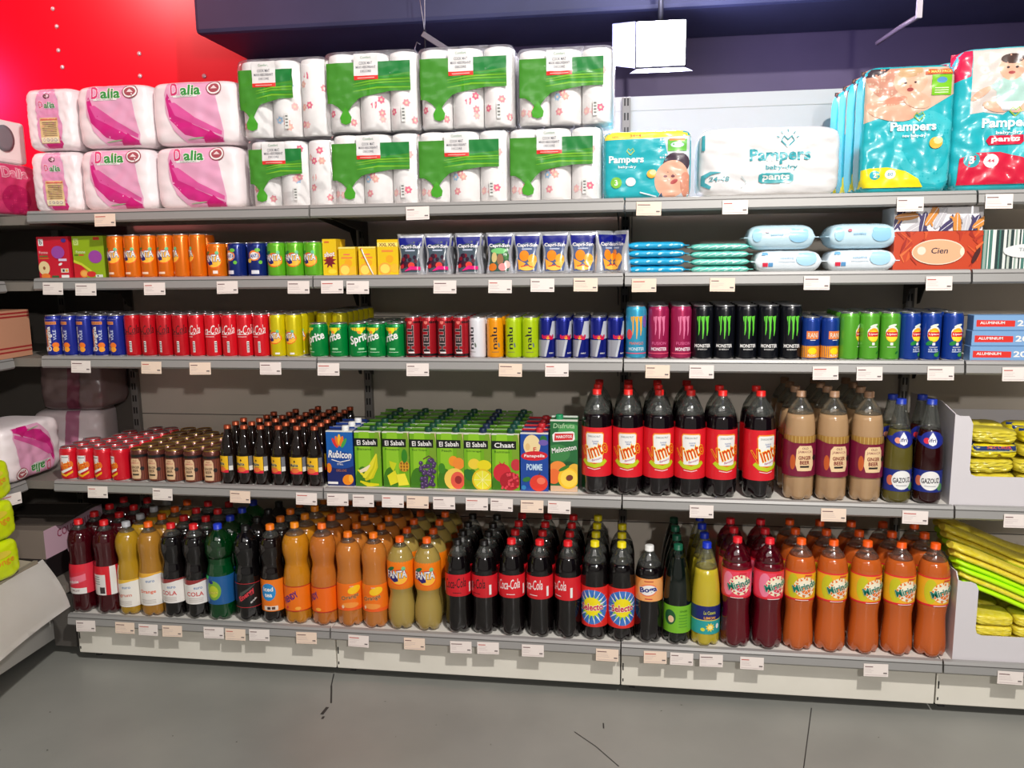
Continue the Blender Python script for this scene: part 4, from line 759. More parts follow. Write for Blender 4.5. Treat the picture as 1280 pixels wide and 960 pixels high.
# nappies
SK, SK2 = (226, 172, 146), (206, 140, 116)
def pampers_txt(a, cx, cy, w, c, hc, sub='baby-dry', subc=None):
    a.T('Pampers', cx, cy, w, w * .26, c, 0, 0, .05); h = w * .09; hx, hy = cx + w * .12, cy + w * .24
    a.band([(hx, hy - h), (hx - h * 1.2, hy + h * .2), (hx - h * .7, hy + h), (hx, hy + h * .35), (hx + h * .7, hy + h), (hx + h * 1.2, hy + h * .2), (hx, hy - h)], w * .022, hc)
    a.T(sub, cx + w * .03, cy - w * .19, w * .52, w * .09, subc or c, 0, 0, .03)
def p_moon(a, x, y, r): a.E(x, y, r, r * .9, (248, 180, 60)); a.E(x + r * .3, y + r * .35, r * .7, r * .55, (250, 225, 150))
TEAL = (34, 172, 184)
a = Art(.25); W, H = .266, .205; a.R(-W, 0, W, H, (206, 214, 222)); a.P([(-.133, 0), (.03, 0), (.060, .05), (.065, .12), (.05, .18), (-.133, .18)], TEAL); a.P([(-.133, .178), (.133, .186), (.133, .21), (-.133, .21)], (250, 218, 70)); a.T('NEW', -.095, .187, .02, .006, (210, 120, 50)); a.T('34+4', -.035, .190, .034, .008, (220, 110, 60), 0, 0, .03)
a.E(.088, .105, .040, .034, (70, 56, 70), .2); a.E(.074, .060, .050, .056, SK, -.4, 28); a.E(.118, .04, .018, .040, SK2, .1); a.E(.078, .068, .006, .004, (120, 70, 80)); a.E(.056, .068, .006, .0035, (120, 70, 80)); a.E(.082, .052, .012, .006, (180, 80, 80), .5); a.E(.066, .058, .005, .004, SK2); a.P([(.03, 0), (.05, 0), (.045, .02)], (60, 90, 120)); a.R(.062, .142, .118, .176, (110, 196, 80)); a.E(.09, .16, .02, .008, (210, 225, 240)); a.R(.066, .172, .112, .178, (226, 150, 90))
pampers_txt(a, -.062, .118, .105, (240, 248, 248), (190, 210, 80)); a.E(-.092, .052, .017, .017, (120, 190, 60)); a.T('3', -.092, .052, .010, .017, W_, 0, 0, .04); a.E(-.048, .054, .015, .013, W_); p_moon(a, .014, .076, .014); a.band([(-.02, .022), (.03, .008)], .004, (230, 245, 250))
softpack('nappy_small', W, .14, H, TEAL, a, k=10, amp=.004, seed=4, fx=4, fz=9, rough=.2)
a = Art(.3); W, H = .415, .207; pampers_txt(a, .030, .118, .175, (50, 160, 172), (50, 160, 172)); [a.band([(.051 + .026 * math.cos(t), .165 + .022 * math.sin(t)), (.051 + .034 * math.cos(t), .165 + .030 * math.sin(t))], .0025, (50, 160, 172)) for t in (.3, .9, 1.57, 2.2, 2.8)]
a.P([(-.02, .040), (.060, .040), (.070, .046), (.070, .064), (.060, .070), (-.02, .070), (-.030, .064), (-.030, .046)], (60, 160, 168)); a.T('pants', .020, .0555, .078, .022, W_, 0, 0, .05); a.band([(-.17, .03), (-.192, .042), (-.192, .062), (-.17, .074), (-.14, .076)], [.010, .014, .014, .010, .002], (70, 160, 172)); a.T('24-48', -.145, .056, .06, .014, (70, 150, 160), 0, .1, .02); a.band([(-.08, .03), (-.065, .045), (-.08, .062)], .003, (190, 205, 208)); a.R(-.197, .14, -.188, .185, (60, 170, 180))
softpack('nappy_white', W, .20, H, (222, 221, 222), a, k=7, amp=.006, seed=5, fx=6, fz=8, rough=.35)
a = Art(.25); W, H = .250, .360; a.R(-W, 0, W, H, TEAL); a.E(.06, .13, .09, .11, (60, 186, 196), .6, 32); a.E(.05, .13, .058, .075, TEAL, .6, 32)
a.P([(-.125, .2), (-.125, .36), (.125, .36), (.125, .28), (.05, .235), (-.02, .205), (-.08, .215)], (206, 178, 156)); a.E(-.070, .33, .050, .060, (196, 140, 120), .3); a.E(-.095, .352, .045, .02, (70, 60, 66), .3); a.E(.0, .315, .046, .040, SK, .1, 28); a.E(-.002, .342, .036, .016, (196, 160, 120), .1); a.E(-.014, .310, .004, .003, (70, 50, 50)); a.E(.014, .312, .004, .003, (70, 50, 50)); a.E(.0, .292, .009, .005, (170, 80, 80)); a.E(.0, .302, .004, .003, SK2); a.E(.020, .262, .040, .022, SK, -.3); a.E(-.05, .235, .07, .028, (222, 168, 142), -.2); a.E(-.04, .262, .034, .012, SK2, .2)
a.R(.058, .274, .112, .330, (120, 190, 40)); a.E(.085, .315, .014, .008, (90, 150, 200)); [a.R(.066, .280 + k * .006, .104, .2825 + k * .006, (220, 235, 190)) for k in range(3)]; a.R(.040, .332, .116, .346, (226, 96, 50)); a.T('+ MAXI PACK', .078, .339, .066, .007, (250, 220, 120), 0, 0, .03)
pampers_txt(a, .014, .186, .125, (240, 246, 248), (150, 190, 60), 'new baby-dry'); p_moon(a, .078, .142, .018); a.P([(-.125, .018), (.05, .018), (.035, .042), (.0, .064), (-.05, .076), (-.1, .074), (-.125, .068)], (236, 220, 30)); a.E(-.085, .054, .015, .013, TEAL); a.T('2', -.085, .054, .009, .014, W_, 0, 0, .04); a.E(-.042, .056, .015, .013, W_); a.T('80', -.042, .056, .015, .010, (60, 150, 170))
softpack('nappy_tall', W, .10, H, TEAL, a, k=9, amp=.005, seed=6, fx=5, fz=8, rough=.2)
a = Art(.25); W, H = .100, .335; a.R(-W, 0, W, H, TEAL); a.R(-.05, .20, .05, H, (120, 200, 208)); a.R(-.02, 0, .045, .18, (150, 180, 196)); a.P([(.0, 0), (.045, 0), (.045, .10), (.02, .08), (0, .03)], (230, 214, 40)); a.E(.004, .22, .012, .016, (190, 200, 90)); a.band([(-.03, .33), (-.028, .2), (-.032, .05)], .006, (220, 236, 240))
softpack('nappy_side', .085, .25, H, TEAL, a, k=7, amp=.006, seed=7, fx=5, fz=8, rough=.2)
a = Art(.25); W, H = .260, .405; a.R(-W, 0, W, H, TEAL); a.E(.10, .16, .07, .12, (60, 186, 196), -.4, 32); a.P([(-.085, .22), (-.085, .41), (.13, .41), (.13, .24), (.06, .26), (.0, .215), (-.05, .225)], (206, 196, 190)); a.P([(-.13, .31), (-.088, .325), (-.085, .41), (-.13, .41)], (214, 40, 80)); a.P([(.098, .30), (.13, .29), (.13, .37), (.10, .36)], (210, 70, 110))
a.P([(-.040, .295), (.0, .318), (.035, .318), (.075, .290), (.060, .275), (.056, .245), (-.018, .245), (-.02, .28)], (170, 205, 196)); a.E(.016, .345, .033, .036, SK, 0, 28); a.E(.016, .368, .030, .014, (70, 50, 46)); a.E(.005, .344, .004, .003, (60, 44, 44)); a.E(.028, .344, .004, .003, (60, 44, 44)); a.E(.016, .330, .009, .004, (170, 80, 80)); a.E(-.060, .276, .030, .010, SK, .6); a.E(.085, .272, .030, .010, SK, -.6); a.E(-.02, .238, .034, .014, SK, -.3); a.E(.05, .236, .034, .014, SK, .3); a.P([(-.02, .25), (.055, .25), (.035, .225), (.0, .225)], (230, 230, 235))
pampers_txt(a, .016, .190, .135, (240, 246, 248), (150, 190, 60)); a.P([(-.03, .132), (.052, .132), (.060, .140), (.056, .158), (-.03, .158), (-.038, .145)], (204, 20, 60)); a.T('pants', .012, .145, .074, .018, W_, 0, 0, .05); a.P([(-.108, .022), (.10, .022), (.095, .055), (.06, .095), (.0, .112), (-.06, .112), (-.104, .098)], (206, 26, 60)); a.E(-.072, .092, .022, .021, (50, 160, 170)); a.T('3', -.072, .092, .014, .022, W_, 0, 0, .05); a.E(-.022, .088, .019, .019, W_); a.T('44', -.022, .088, .018, .010, (206, 60, 90)); p_moon(a, .10, .10, .018)
side = Art(.3); side.R(-.2, 0, .2, .5, (170, 214, 220)); side.R(-.05, .30, .05, .40, (210, 60, 100)); side.R(-.03, .0, .04, .29, TEAL)
softpack('nappy_right', W, .14, H, (90, 190, 200), a, k=8, amp=.006, seed=8, fx=5, fz=7, rough=.2)
# wipes: flow packs lying flat
def wipes(key, L, D, H, col, art, seed=1, k=3.2, crimp=True, tab=True):
    b = bmesh.new(); nu, nv = 26, 20; ring = []
    def sec(t):
        q = abs(t); h = (1 - q ** 7) ** .5 if q < 1 else 0; return max(.05, h), 1 - .05 * q ** 6
    for i in range(nu + 1):
        t = -1 + 2 * i / nu; hh, dd = sec(t); r = []
        for j in range(nv):
            an = 2 * PI * j / nv + .01; cx, sz = math.cos(an), math.sin(an)
            y = math.copysign(abs(cx) ** (2 / k), cx) * D / 2 * dd; z = math.copysign(abs(sz) ** (2 / k), sz) * H / 2 * hh
            n_ = .0018 * noise.noise(Vector((t * 6, j * .5, seed)))
            r.append(b.verts.new((t * L / 2, y + n_, H / 2 + z + n_ * (1 if sz > -.2 else 0))))
        ring.append(r)
    for i in range(nu):
        for j in range(nv): b.faces.new((ring[i][j], ring[i + 1][j], ring[i + 1][(j + 1) % nv], ring[i][(j + 1) % nv])).smooth = True
    b.faces.new(ring[0]); b.faces.new(ring[-1][::-1]); m_ = mat(col, .22, coat=.4)
    bmesh.ops.recalc_face_normals(b, faces=b.faces)
    mb = MB(); mb.add(b, m_)
    parts = [('pack', mb.mesh('pack'), None)]
    for sgn in (-1, 1):
        mb = MB(); pts = []
        n = 10
        for q in range(n + 1): pts.append((sgn * (L / 2 + (.012 if q % 2 else .010)), -D / 2 * .93 + q * D * .93 / n))
        mb.prism([(sgn * L / 2 * .985, D * .46)] + [(sgn * L / 2 * .985, -D * .46)] + pts, H / 2 - .0012, H / 2 + .0012, m_, 'z'); parts.append(('sealed_end', mb.mesh('sealed_end'), None))
    if art:
        def fm(u, v, e):
            zz = (v - H / 2) / (H / 2); t = u / (L / 2); hh, dd = sec(t); q = min(.999, abs(zz) / hh) if hh else 0
            return (u, -(1 - q ** k) ** (1 / k) * D / 2 * dd - .0018 - e, v)
        parts.append(('printed_front', art.build('printed_front', fm, clip=(-L / 2 * .9, H * .08, L / 2 * .9, H * .92), du=.012, dv=H / 10), None))
    KINDS[key] = parts
a = Art(.3); [a.E(-.06 + k * .035, .012 + (k % 2) * .002, .006, .003, (170, 225, 245), .3) for k in range(5)]; wipes('wipes_blue', .176, .10, .0245, (30, 166, 214), a)
a = Art(.3); [a.band([(-.085 + k * .024, .007), (-.07 + k * .024, .012), (-.06 + k * .024, .016)], .002, (205, 240, 232)) for k in range(7)]; wipes('wipes_teal', .176, .10, .0225, (110, 205, 190), a)
def wa(s): 
    a = Art(.3); a.E(.052, .040, .030, .020, (168, 214, 240)); a.E(.036, .050, .010, .009, (168, 214, 240)); a.E(.070, .050, .010, .009, (168, 214, 240)); a.T('sensitive', -.005, .044, .040, .008, (150, 190, 220), 0, 0, .02); a.R(-.03, .032, .02, .0335, (190, 210, 225)); a.R(-.075, .018, -.060, .030, (214, 40, 70)); a.R(-.058, .018, -.045, .030, (90, 150, 200)); a.R(-.078, .052, -.06, .062, (120, 180, 220)); return a
wipes('wipes_white', .196, .11, .066, (226, 236, 243), wa(0), k=3.6)
a = Art(.3); a.E(.05, .042, .028, .020, (150, 205, 238)); a.E(.034, .056, .009, .008, (150, 205, 238)); a.E(.068, .054, .009, .008, (150, 205, 238)); a.T('sensitive', -.012, .046, .036, .008, (140, 185, 215), 0, 0, .02); a.E(-.07, .045, .014, .02, (160, 212, 236)); a.E(-.04, .056, .006, .004, (220, 90, 110)); wipes('wipes_pale', .196, .12, .076, (196, 226, 240), a, k=3.2, seed=4)
# tissue boxes
a = Art(.35); W, H = .246, .116; a.R(-W, 0, W, H, (196, 66, 30)); random.seed(9)
for k in range(26): u = random.uniform(-.12, .12); v = random.uniform(0, .12); a.band([(u, v), (u + random.uniform(-.02, .02), v + .02), (u + random.uniform(-.03, .03), v + .045)], [.002, random.uniform(.006, .014), .002], random.choice([(214, 90, 40), (160, 36, 20), (226, 110, 56), (180, 50, 26)]))
a.E(.0, .056, .073, .037, (232, 214, 190), 0, 36); a.E(.0, .056, .070, .034, (226, 176, 136), 0, 36); a.E(-.046, .060, .012, .012, (236, 220, 200)); a.T('Cien', .004, .060, .046, .017, (50, 30, 60), 0, .15, .02); a.E(.066, .056, .006, .012, (240, 226, 200)); a.E(.105, .045, .007, .024, (70, 24, 24), -.4)
carton_box('tissue_box_orange', W, .12, H, (190, 60, 30), a)
a = Art(.35); W, H = .246, .070; a.R(-W, 0, W, H, (228, 226, 230)); random.seed(12)
for k in range(11):
    u, v, r = -.11 + k * .023, random.uniform(.01, .06), random.uniform(-1, 1); c = [(66, 56, 100), (214, 140, 60), (196, 194, 200)][k % 3]; L = .034
    a.E(u, v, L, .011, c, r + .8, 16); [a.E(u + s * .7 * L * math.cos(r + .8 + .5), v + s * .6 * L * math.sin(r + .8 + .5), .012, .003, c, r + 1.7) for s in (-1, -.3, .4, 1)]; a.band([(u - L * .9 * math.cos(r + .8), v - L * .9 * math.sin(r + .8)), (u + L * .9 * math.cos(r + .8), v + L * .9 * math.sin(r + .8))], .0015, (236, 234, 236))
carton_box('tissue_box_leaves', W, .12, H, (222, 220, 226), a)
a = Art(.35); W, H = .246, .118; random.seed(4); x = -W / 2
while x < W / 2: ww = random.uniform(.003, .009); a.R(x, 0, x + ww, H, random.choice([(70, 120, 110), (220, 224, 220), (40, 60, 60), (150, 170, 160), (236, 236, 232), (190, 200, 190)])); x += ww
a.E(.0, .056, .066, .020, (228, 230, 230), 0, 30); a.T('Tissues', 0, .060, .05, .010, (130, 140, 140))
carton_box('tissue_box_striped', W, .12, H, (222, 224, 220), a)
a = Art(.35); W, H = .30, .0455; a.R(-W, 0, W, H, (126, 168, 214)); a.R(-W, 0, W, .003, (96, 138, 186)); a.P([(-.142, .012), (-.036, .012), (-.036, .030), (-.142, .032)], (222, 52, 44)); a.T('ALUMINIUM', -.098, .0235, .068, .008, W_, 0, 0, .04); a.T('20', -.012, .0225, .036, .018, W_, 0, 0, .05); a.R(.010, .014, .017, .03, (170, 196, 226)); a.T('BLAU', .040, .0205, .036, .010, (60, 96, 160), 0, 0, .03)
carton_box('foil_box', W, .048, H, (126, 168, 214), a)
# ================================================================== STOCKING THE SHELVES
ROWT = ['front row', 'second row', 'third row back', 'fourth row back', 'fifth row back', 'sixth row back', 'seventh row back', 'eighth row back']
def stock(si, specs, setback=.014, gap=.0006):
    """specs = (kind, name, category, look, [px centres], rows, half width, depth, height, opts)"""
    items = []
    for sp in specs:
        kind, name, cat, look, pxs, rows, hw, dp, H = sp[:9]; opt = sp[9] if len(sp) > 9 else {}
        kinds = kind if isinstance(kind, (list, tuple)) else [kind] * len(pxs)
        for i, p in enumerate(pxs):
            y0 = setback + opt.get('back', 0) + dp / 2
            items.append(dict(k=kinds[i], sp=sp, i=i, n=len(pxs), hw=hw, y0=y0, x=XY(p, y0, SH[si] + H * .5), t=0))
        
    for it in items: it['t'] = it['x']
    for _ in range(80):
        for a_, b_ in zip(items, items[1:]):
            need = a_['hw'] + b_['hw'] + gap - (b_['x'] - a_['x'])
            if need > 0: a_['x'] -= need / 2; b_['x'] += need / 2
    for it in items:
        if abs(it['x'] - it['t']) > .012: print('SHIFT', si, it['k'], it['i'], round(it['x'] - it['t'], 4))
    for it in items:
        kind, name, cat, look, pxs, rows, hw, dp, H = it['sp'][:9]; opt = it['sp'][9] if len(it['sp']) > 9 else {}
        nr = rows[it['i']] if isinstance(rows, (list, tuple)) else rows
        for r in range(nr):
            if r < opt.get('from', 0): continue
            rnd = random.Random(it['i'] * 97 + r * 13 + si)
            rz = opt.get('rz', [0] * 99)[it['i']] if r == 0 else rnd.uniform(-.6, .6) * opt.get('spin', 1)
            if r == 0: rz += rnd.uniform(-.06, .06) * opt.get('spin', 1)
            lab = look
            if it['n'] > 1: lab += ', %s from left' % NTH[it['i']]
            if nr > 1: lab += ', ' + ROWT[r]
            skip = () if r == 0 else (('pull_tab',) if r < 3 else ('pull_tab', 'printed_label'))
            place(it['k'], name, (it['x'], it['y0'] + r * (dp + .001) * opt.get('pitch', 1), SH[si] + .0004), lab, cat, (look + 's') if it['n'] * nr > 1 else None, rz, skip)
    return items
CAN, BOT = 'drink_can', 'soda_bottle'
stock(1, [
    ('multipack_red', 'juice_multipack', 'juice box', 'red juice multipack box with a halved apple, at left end', [67], 1, .062, .10, .146, {}),
    ('multipack_green', 'juice_multipack', 'juice box', 'lime green juice multipack box beside the red one', [111], 1, .061, .10, .146, {}),
    ('fanta_slim', CAN, 'can', 'tall slim orange soda can on second shelf', [146, 167, 187, 208, 228, 248], 2, .0285, .057, .146, dict(rz=[-.25, -.3, -.15, -.2, -1.1, -1.2])),
    ('fanta_reg', CAN, 'can', 'short orange soda can beside the blue ones', [272], 2, .0325, .065, .115, dict(rz=[-.2])),
    ('fanta_blue', CAN, 'can', 'short dark blue fruit soda can', [297, 322], 2, .0315, .063, .115, dict(rz=[-.4, .1])),
    ('fanta_green', CAN, 'can', 'short lime green soda can', [347, 369, 392], 2, .0315, .063, .115, dict(rz=[-.1, -.1, -.4])),
    ('juice_shot', 'juice_carton', 'juice carton', 'small yellow drink carton with dark red splash', [412], 2, .0235, .05, .122, dict(spin=0)),
    ('juice_small', 'juice_carton', 'juice carton', 'small yellow citrus juice carton without a straw showing', [434], 2, .029, .05, .096, dict(spin=0)),
    ('juice_straw', 'juice_carton', 'juice carton', 'small yellow juice carton with white straw across its front', [459], 2, .029, .05, .096, dict(spin=0)),
    ('juice_large', 'juice_carton', 'juice carton', 'taller yellow citrus juice carton beside the foil pouches', [485], 2, .035, .055, .118, dict(spin=0)),
    ('pouch_cherry', 'juice_pouch', 'juice pouch', 'silver foil pouch with dark cherries and pink stripe', [514, 548, 586], 3, .0435, .055, .134, dict(rz=[0, .05, -.05], spin=.15)),
    ('pouch_multi', 'juice_pouch', 'juice pouch', 'silver foil pouch with mixed fruit and green oval', [625], 3, .0435, .055, .134, dict(spin=.15)),
    ('pouch_orange', 'juice_pouch', 'juice pouch', 'silver foil pouch with orange slices', [661, 694, 728], 3, .0435, .055, .134, dict(rz=[0, -.05, .05], spin=.15)),
    ('pouch_orange', 'juice_pouch', 'juice pouch', 'orange-slice foil pouch turned sideways at the right end', [757, 774], 1, .024, .055, .134, dict(rz=[.95, -1.0], spin=.1)),
])
stock(2, [
    ('orange_soda_blue', CAN, 'can', 'slim dark blue can with white upright lettering', [69, 89, 108, 127, 147], 4, .0285, .057, .144, dict(rz=[.1, -.45, -.45, .05, -.5])),
    ('cola_zero', CAN, 'can', 'slim red cola can with black script', [167, 187, 207, 227], 4, .0274, .0548, .146, dict(rz=[-.55, -.7, -.8, -.6])),
    ('cola_red', CAN, 'can', 'slim red cola can with white script', [247, 267, 288, 307, 327], 4, .0270, .054, .146, dict(rz=[-.7, .05, -.5, .05, -.55])),
    ('fanta_yellow', CAN, 'can', 'slim yellow lemon soda can', [348, 368], 4, .0278, .0556, .146, dict(rz=[-.3, -.4])),
    ('sprite_c', CAN, 'can', 'short green lemon soda can showing its last letters', [399], 1, .0318, .064, .115, dict(rz=[-.95])),
    ('sprite_b', CAN, 'can', 'short green lemon soda can turned slightly left', [424], 1, .0318, .064, .115, dict(rz=[-.25])),
    ('sprite_a', CAN, 'can', 'short green lemon soda can with lettering starting mid-front', [448], 4, .0318, .064, .115, dict(rz=[.5])),
    ('sprite_b', CAN, 'can', 'short green lemon soda can beside the red-black cans', [471, 495], 4, .0318, .064, .115, dict(rz=[-.25, -.2])),
    ('hell', CAN, 'can', 'small red and black energy drink can', [516, 536, 556, 576], 4, .0258, .0516, .136, dict(rz=[-.1, -.1, -.15, -.1])),
    ('nalu_white', CAN, 'can', 'small white energy drink can', [597], 4, .0268, .0536, .135, dict(rz=[-.6])),
    ('nalu_orange', CAN, 'can', 'small orange energy drink can', [619], 4, .0268, .0536, .135, dict(rz=[.1])),
    ('nalu_green', CAN, 'can', 'small yellow-green energy drink can', [642, 663], 4, .0268, .0536, .135, dict(rz=[-.25, .05])),
    ('energy_blue_silver', CAN, 'can', 'small blue and silver energy drink can', [684, 704, 726, 748, 769.5], 4, .0262, .0524, .135, dict(rz=[.15, .4, -.1, .1, .45])),
    ('monster_blue', CAN, 'can', 'tall light blue energy can with orange claw marks', [795], 4, .0325, .065, .169, dict(rz=[0])),
    ('monster_pink', CAN, 'can', 'tall dark pink energy can with claw marks', [823, 851], 4, .0325, .065, .169, dict(rz=[0, .25])),
    ('monster_green', CAN, 'can', 'tall black energy can with green claw marks', [878, 905, 933, 960, 988], 4, .0325, .065, .169, dict(rz=[-.1, -.05, .1, 0, .05])),
    ('orange_blue_small', CAN, 'can', 'small blue and orange juice can', [1013, 1037], 4, .0268, .0536, .133, dict(rz=[0, .4])),
    ('ice_tea_green', CAN, 'can', 'slim green iced tea can with yellow sun disc', [1061, 1086, 1112], 4, .0285, .057, .146, dict(rz=[1.1, .25, -.05])),
    ('ice_tea_blue', CAN, 'can', 'slim blue iced tea can with yellow sun disc', [1137, 1163, 1190], 4, .0285, .057, .146, dict(rz=[.5, .05, .2])),
])
for c, x in enumerate((-1.018, -.962)):
    for r in range(1, 7):
        place('fanta_yellow', CAN, (x, .045 + r * .0566 + .028 * 1, SH[2] + .0004), 'slim yellow lemon soda can behind the green cans, %s column, %s' % (NTH[c], ROWT[r]), 'can', 'slim yellow lemon soda cans behind the green cans', (c * 7 + r) % 5 * .3 - .6, ('pull_tab',))
stock(3, [
    ('vimto_can', CAN, 'can', 'short red fruit soda can on fourth shelf', [88, 109, 131, 151], [3, 5, 6, 6], .0325, .065, .118, dict(rz=[.1, .05, -.45, -.55])),
    ('ginger_can', CAN, 'can', 'short brown ginger beer can with gold top', [176, 197, 219, 242, 266], [6, 6, 5, 6, 6], .0325, .065, .118, dict(rz=[0, -.1, -.1, .05, 0])),
    ('malt_bottle', 'malt_bottle', 'bottle', 'small dark glass bottle with yellow label', [287, 307, 327, 350, 373, 394.5], [3, 5, 6, 7, 7, 7], .0300, .060, .207, dict(rz=[-.5, -.1, -.35, -.35, -.1, -.2])),
    ('carton_blue', 'juice_carton', 'juice carton', 'blue juice carton with petal logo and white cap', [425], 3, .047, .066, .2, dict(spin=0)),
    ('carton_banana', 'juice_carton', 'juice carton', 'green juice carton with bananas', [460], 6, .046, .066, .2, dict(spin=0)),
    ('carton_pineapple', 'juice_carton', 'juice carton', 'green juice carton with pineapple chunks', [495], 6, .046, .066, .2, dict(spin=0)),
    ('carton_grape', 'juice_carton', 'juice carton', 'green juice carton with dark grapes', [529], 6, .046, .066, .2, dict(spin=0)),
    ('carton_peach', 'juice_carton', 'juice carton', 'green juice carton with a cut peach', [563], 6, .046, .066, .2, dict(spin=0)),
    ('carton_orange', 'juice_carton', 'juice carton', 'green juice carton with yellow citrus halves', [597], 6, .046, .066, .2, dict(spin=0)),
    ('carton_pomegranate', 'juice_carton', 'juice carton', 'green juice carton with red pomegranates', [632], 6, .046, .066, .2, dict(spin=0)),
    ('carton_apple', 'juice_carton', 'juice carton', 'dark blue apple juice carton with red oval logo', [668], 4, .046, .066, .2, dict(spin=0)),
    ('carton_melocoton', 'juice_carton', 'juice carton', 'tall dark green carton with peaches and green cap', [705], 1, .045, .071, .25, dict(spin=0)),
    ('vimto_bottle', BOT, 'bottle', 'large dark fruit soda bottle with red label', [746, 785, 823, 863, 901, 949], [3, 3, 3, 3, 2, 2], .0490, .099, .343, dict(rz=[-.15, -.05, .15, .0, .2, .35], spin=.8)),
    ('ginger_bottle', BOT, 'bottle', 'large cloudy ginger beer bottle with maroon label', [999, 1040, 1083], [4, 4, 4], .0465, .094, .345, dict(rz=[.2, .25, .2], spin=.5)),
    ('gazouz_green', BOT, 'bottle', 'olive lemonade bottle with blue drop-shaped neck label', [1123], 2, .041, .083, .324, dict(rz=[.1])),
    ('gazouz_red', BOT, 'bottle', 'dark red lemonade bottle with blue drop-shaped neck label', [1161], 2, .041, .083, .324, dict(rz=[-.05])),
])
stock(4, [
    ('grenadine', BOT, 'bottle', 'dark red syrup bottle with pink-red label', [103], 4, .045, .091, .345, dict(rz=[-.3], spin=.5)),
    ('grenadine_back', BOT, 'bottle', 'dark red syrup bottle showing its label back', [136], 4, .045, .091, .345, dict(rz=[.1], spin=.5)),
    ('agrum', BOT, 'bottle', 'yellow citrus soda bottle with grey cap', [162], 4, .0425, .088, .343, dict(rz=[-.1])),
    ('orange_budget', BOT, 'bottle', 'amber orange soda bottle with white label', [190], 4, .0435, .088, .345, dict(rz=[.1])),
    ('cola_budget', BOT, 'bottle', 'dark cola bottle with white label and red cap', [217, 245], 4, .0430, .088, .343, dict(rz=[-.05, .25])),
    ('lime_green', BOT, 'bottle', 'green plastic bottle with blue-yellow label and blue cap', [275], 4, .047, .094, .346, dict(rz=[-.1])),
    ('energy_dark', BOT, 'bottle', 'black bottle with black label and red lettering', [310], 4, .0455, .094, .344, dict(rz=[.3])),
    ('iced_tea', BOT, 'bottle', 'dark iced tea bottle with orange label', [341], 4, .0425, .088, .352, dict(rz=[.05])),
    ('trendy_yellow', BOT, 'bottle', 'tall bright yellow-orange soda bottle', [371], 4, .047, .094, .362, dict(rz=[-.25])),
    ('trendy_orange', BOT, 'bottle', 'tall orange soda bottle with slanted purple lettering', [405], 4, .0455, .094, .362, dict(rz=[-.8])),
    ('orange_soda', BOT, 'bottle', 'orange soda bottle with orange-yellow label', [437, 469], 5, .0455, .093, .334, dict(rz=[.35, .0])),
    ('fanta_bottle', BOT, 'bottle', 'pale olive orange-soda bottle with narrow waist', [501, 535], 5, .0475, .095, .323, dict(rz=[-.05, -.05])),
    ('cola_zero_bottle', BOT, 'bottle', 'dark cola bottle with red label and black script', [573, 606], 4, .0455, .092, .322, dict(rz=[.05, -.6])),
    ('cola_bottle', BOT, 'bottle', 'dark cola bottle with red label and white script', [640, 675, 710], 4, .0455, .092, .331, dict(rz=[.0, -.5, -.8])),
    ('selecto', BOT, 'bottle', 'dark soda bottle with blue-yellow sunburst label', [744, 776], [4, 3], .0440, .090, .334, dict(rz=[-.15, .1])),
    ('boga', BOT, 'bottle', 'dark soda bottle with orange label and white cap', [811], 1, .0455, .092, .326, dict(rz=[.0])),
    ('green_glass', BOT, 'bottle', 'dark green tapered bottle with lime label', [847], 4, .0450, .092, .333, dict(rz=[.0], spin=.4)),
    ('lemon_bottle', BOT, 'bottle', 'yellow tapered lemonade bottle with blue label', [882], 4, .0465, .094, .343, dict(rz=[.15], spin=.4)),
    ('mirinda_pink', BOT, 'bottle', 'dark red soda bottle with pink fruit label', [920, 960], 3, .0475, .096, .364, dict(rz=[0.05, .3])),
    ('mirinda_orange', BOT, 'bottle', 'large orange soda bottle with yellow fruit label', [999, 1039, 1081, 1123, 1165], 3, .0480, .098, .366, dict(rz=[.1, .2, .35, .15, .25])),
])
# ------------------------------------------------------------------ top shelf
def on(si, kind, name, cat, label, px, y, z=0, rz=0, group=None, H=.2, **k):
    Z = SH[si] + z; return place(kind, name, (XY(px, y, Z + H / 2), y, Z + .0005), label, cat, group, rz, **k)
G = 'pink-printed toilet paper packs'
for px, z, k, w in ((65, 0, 'dalia_end', 'end-on, lower left'), (144, 0, 'dalia', 'lower row, middle'), (245, 0, 'dalia_b', 'lower row, right'), (58, .206, 'dalia_end', 'end-on, upper left'), (139.5, .206, 'dalia', 'upper row, middle'), (241, .206, 'dalia_b', 'upper row, right')):
    o = place(k, 'toilet_paper_pack', (XY(px, .03, SH[0] + z + .1), .18, SH[0] + z + .001), 'pink and white toilet paper pack, ' + w + ' of six', 'toilet paper', G)
G = 'green-printed kitchen roll packs'
for px, z, k, w in ((363, 0, 'rolls_short', 'bottom row, first from left'), (468, 0, 'rolls_3', 'bottom row, second from left'), (578, 0, 'rolls_3', 'bottom row, third from left'), (693.5, 0, 'rolls_3', 'bottom row, beside the nappies'),
                    (353, .222, 'rolls_2', 'top row, first from left'), (464, .231, 'rolls_3b', 'top row, second from left'), (582, .231, 'rolls_3b', 'top row, third from left, tallest'), (706, .231, 'rolls_3', 'top row, nearest the lamp')):
    sc_ = None
    o = place(k, 'kitchen_roll_pack', (XY(px, .03, SH[0] + z + .1), .13, SH[0] + z + .001), 'white and green kitchen roll pack, ' + w, 'kitchen roll', G, 0)
on(0, 'nappy_small', 'nappy_pack', 'nappies', 'low turquoise nappy pack with yellow top strip and a baby face', 808, .10)
on(0, 'nappy_white', 'nappy_pack', 'nappies', 'wide white nappy pants pack with turquoise lettering', 955, .13)
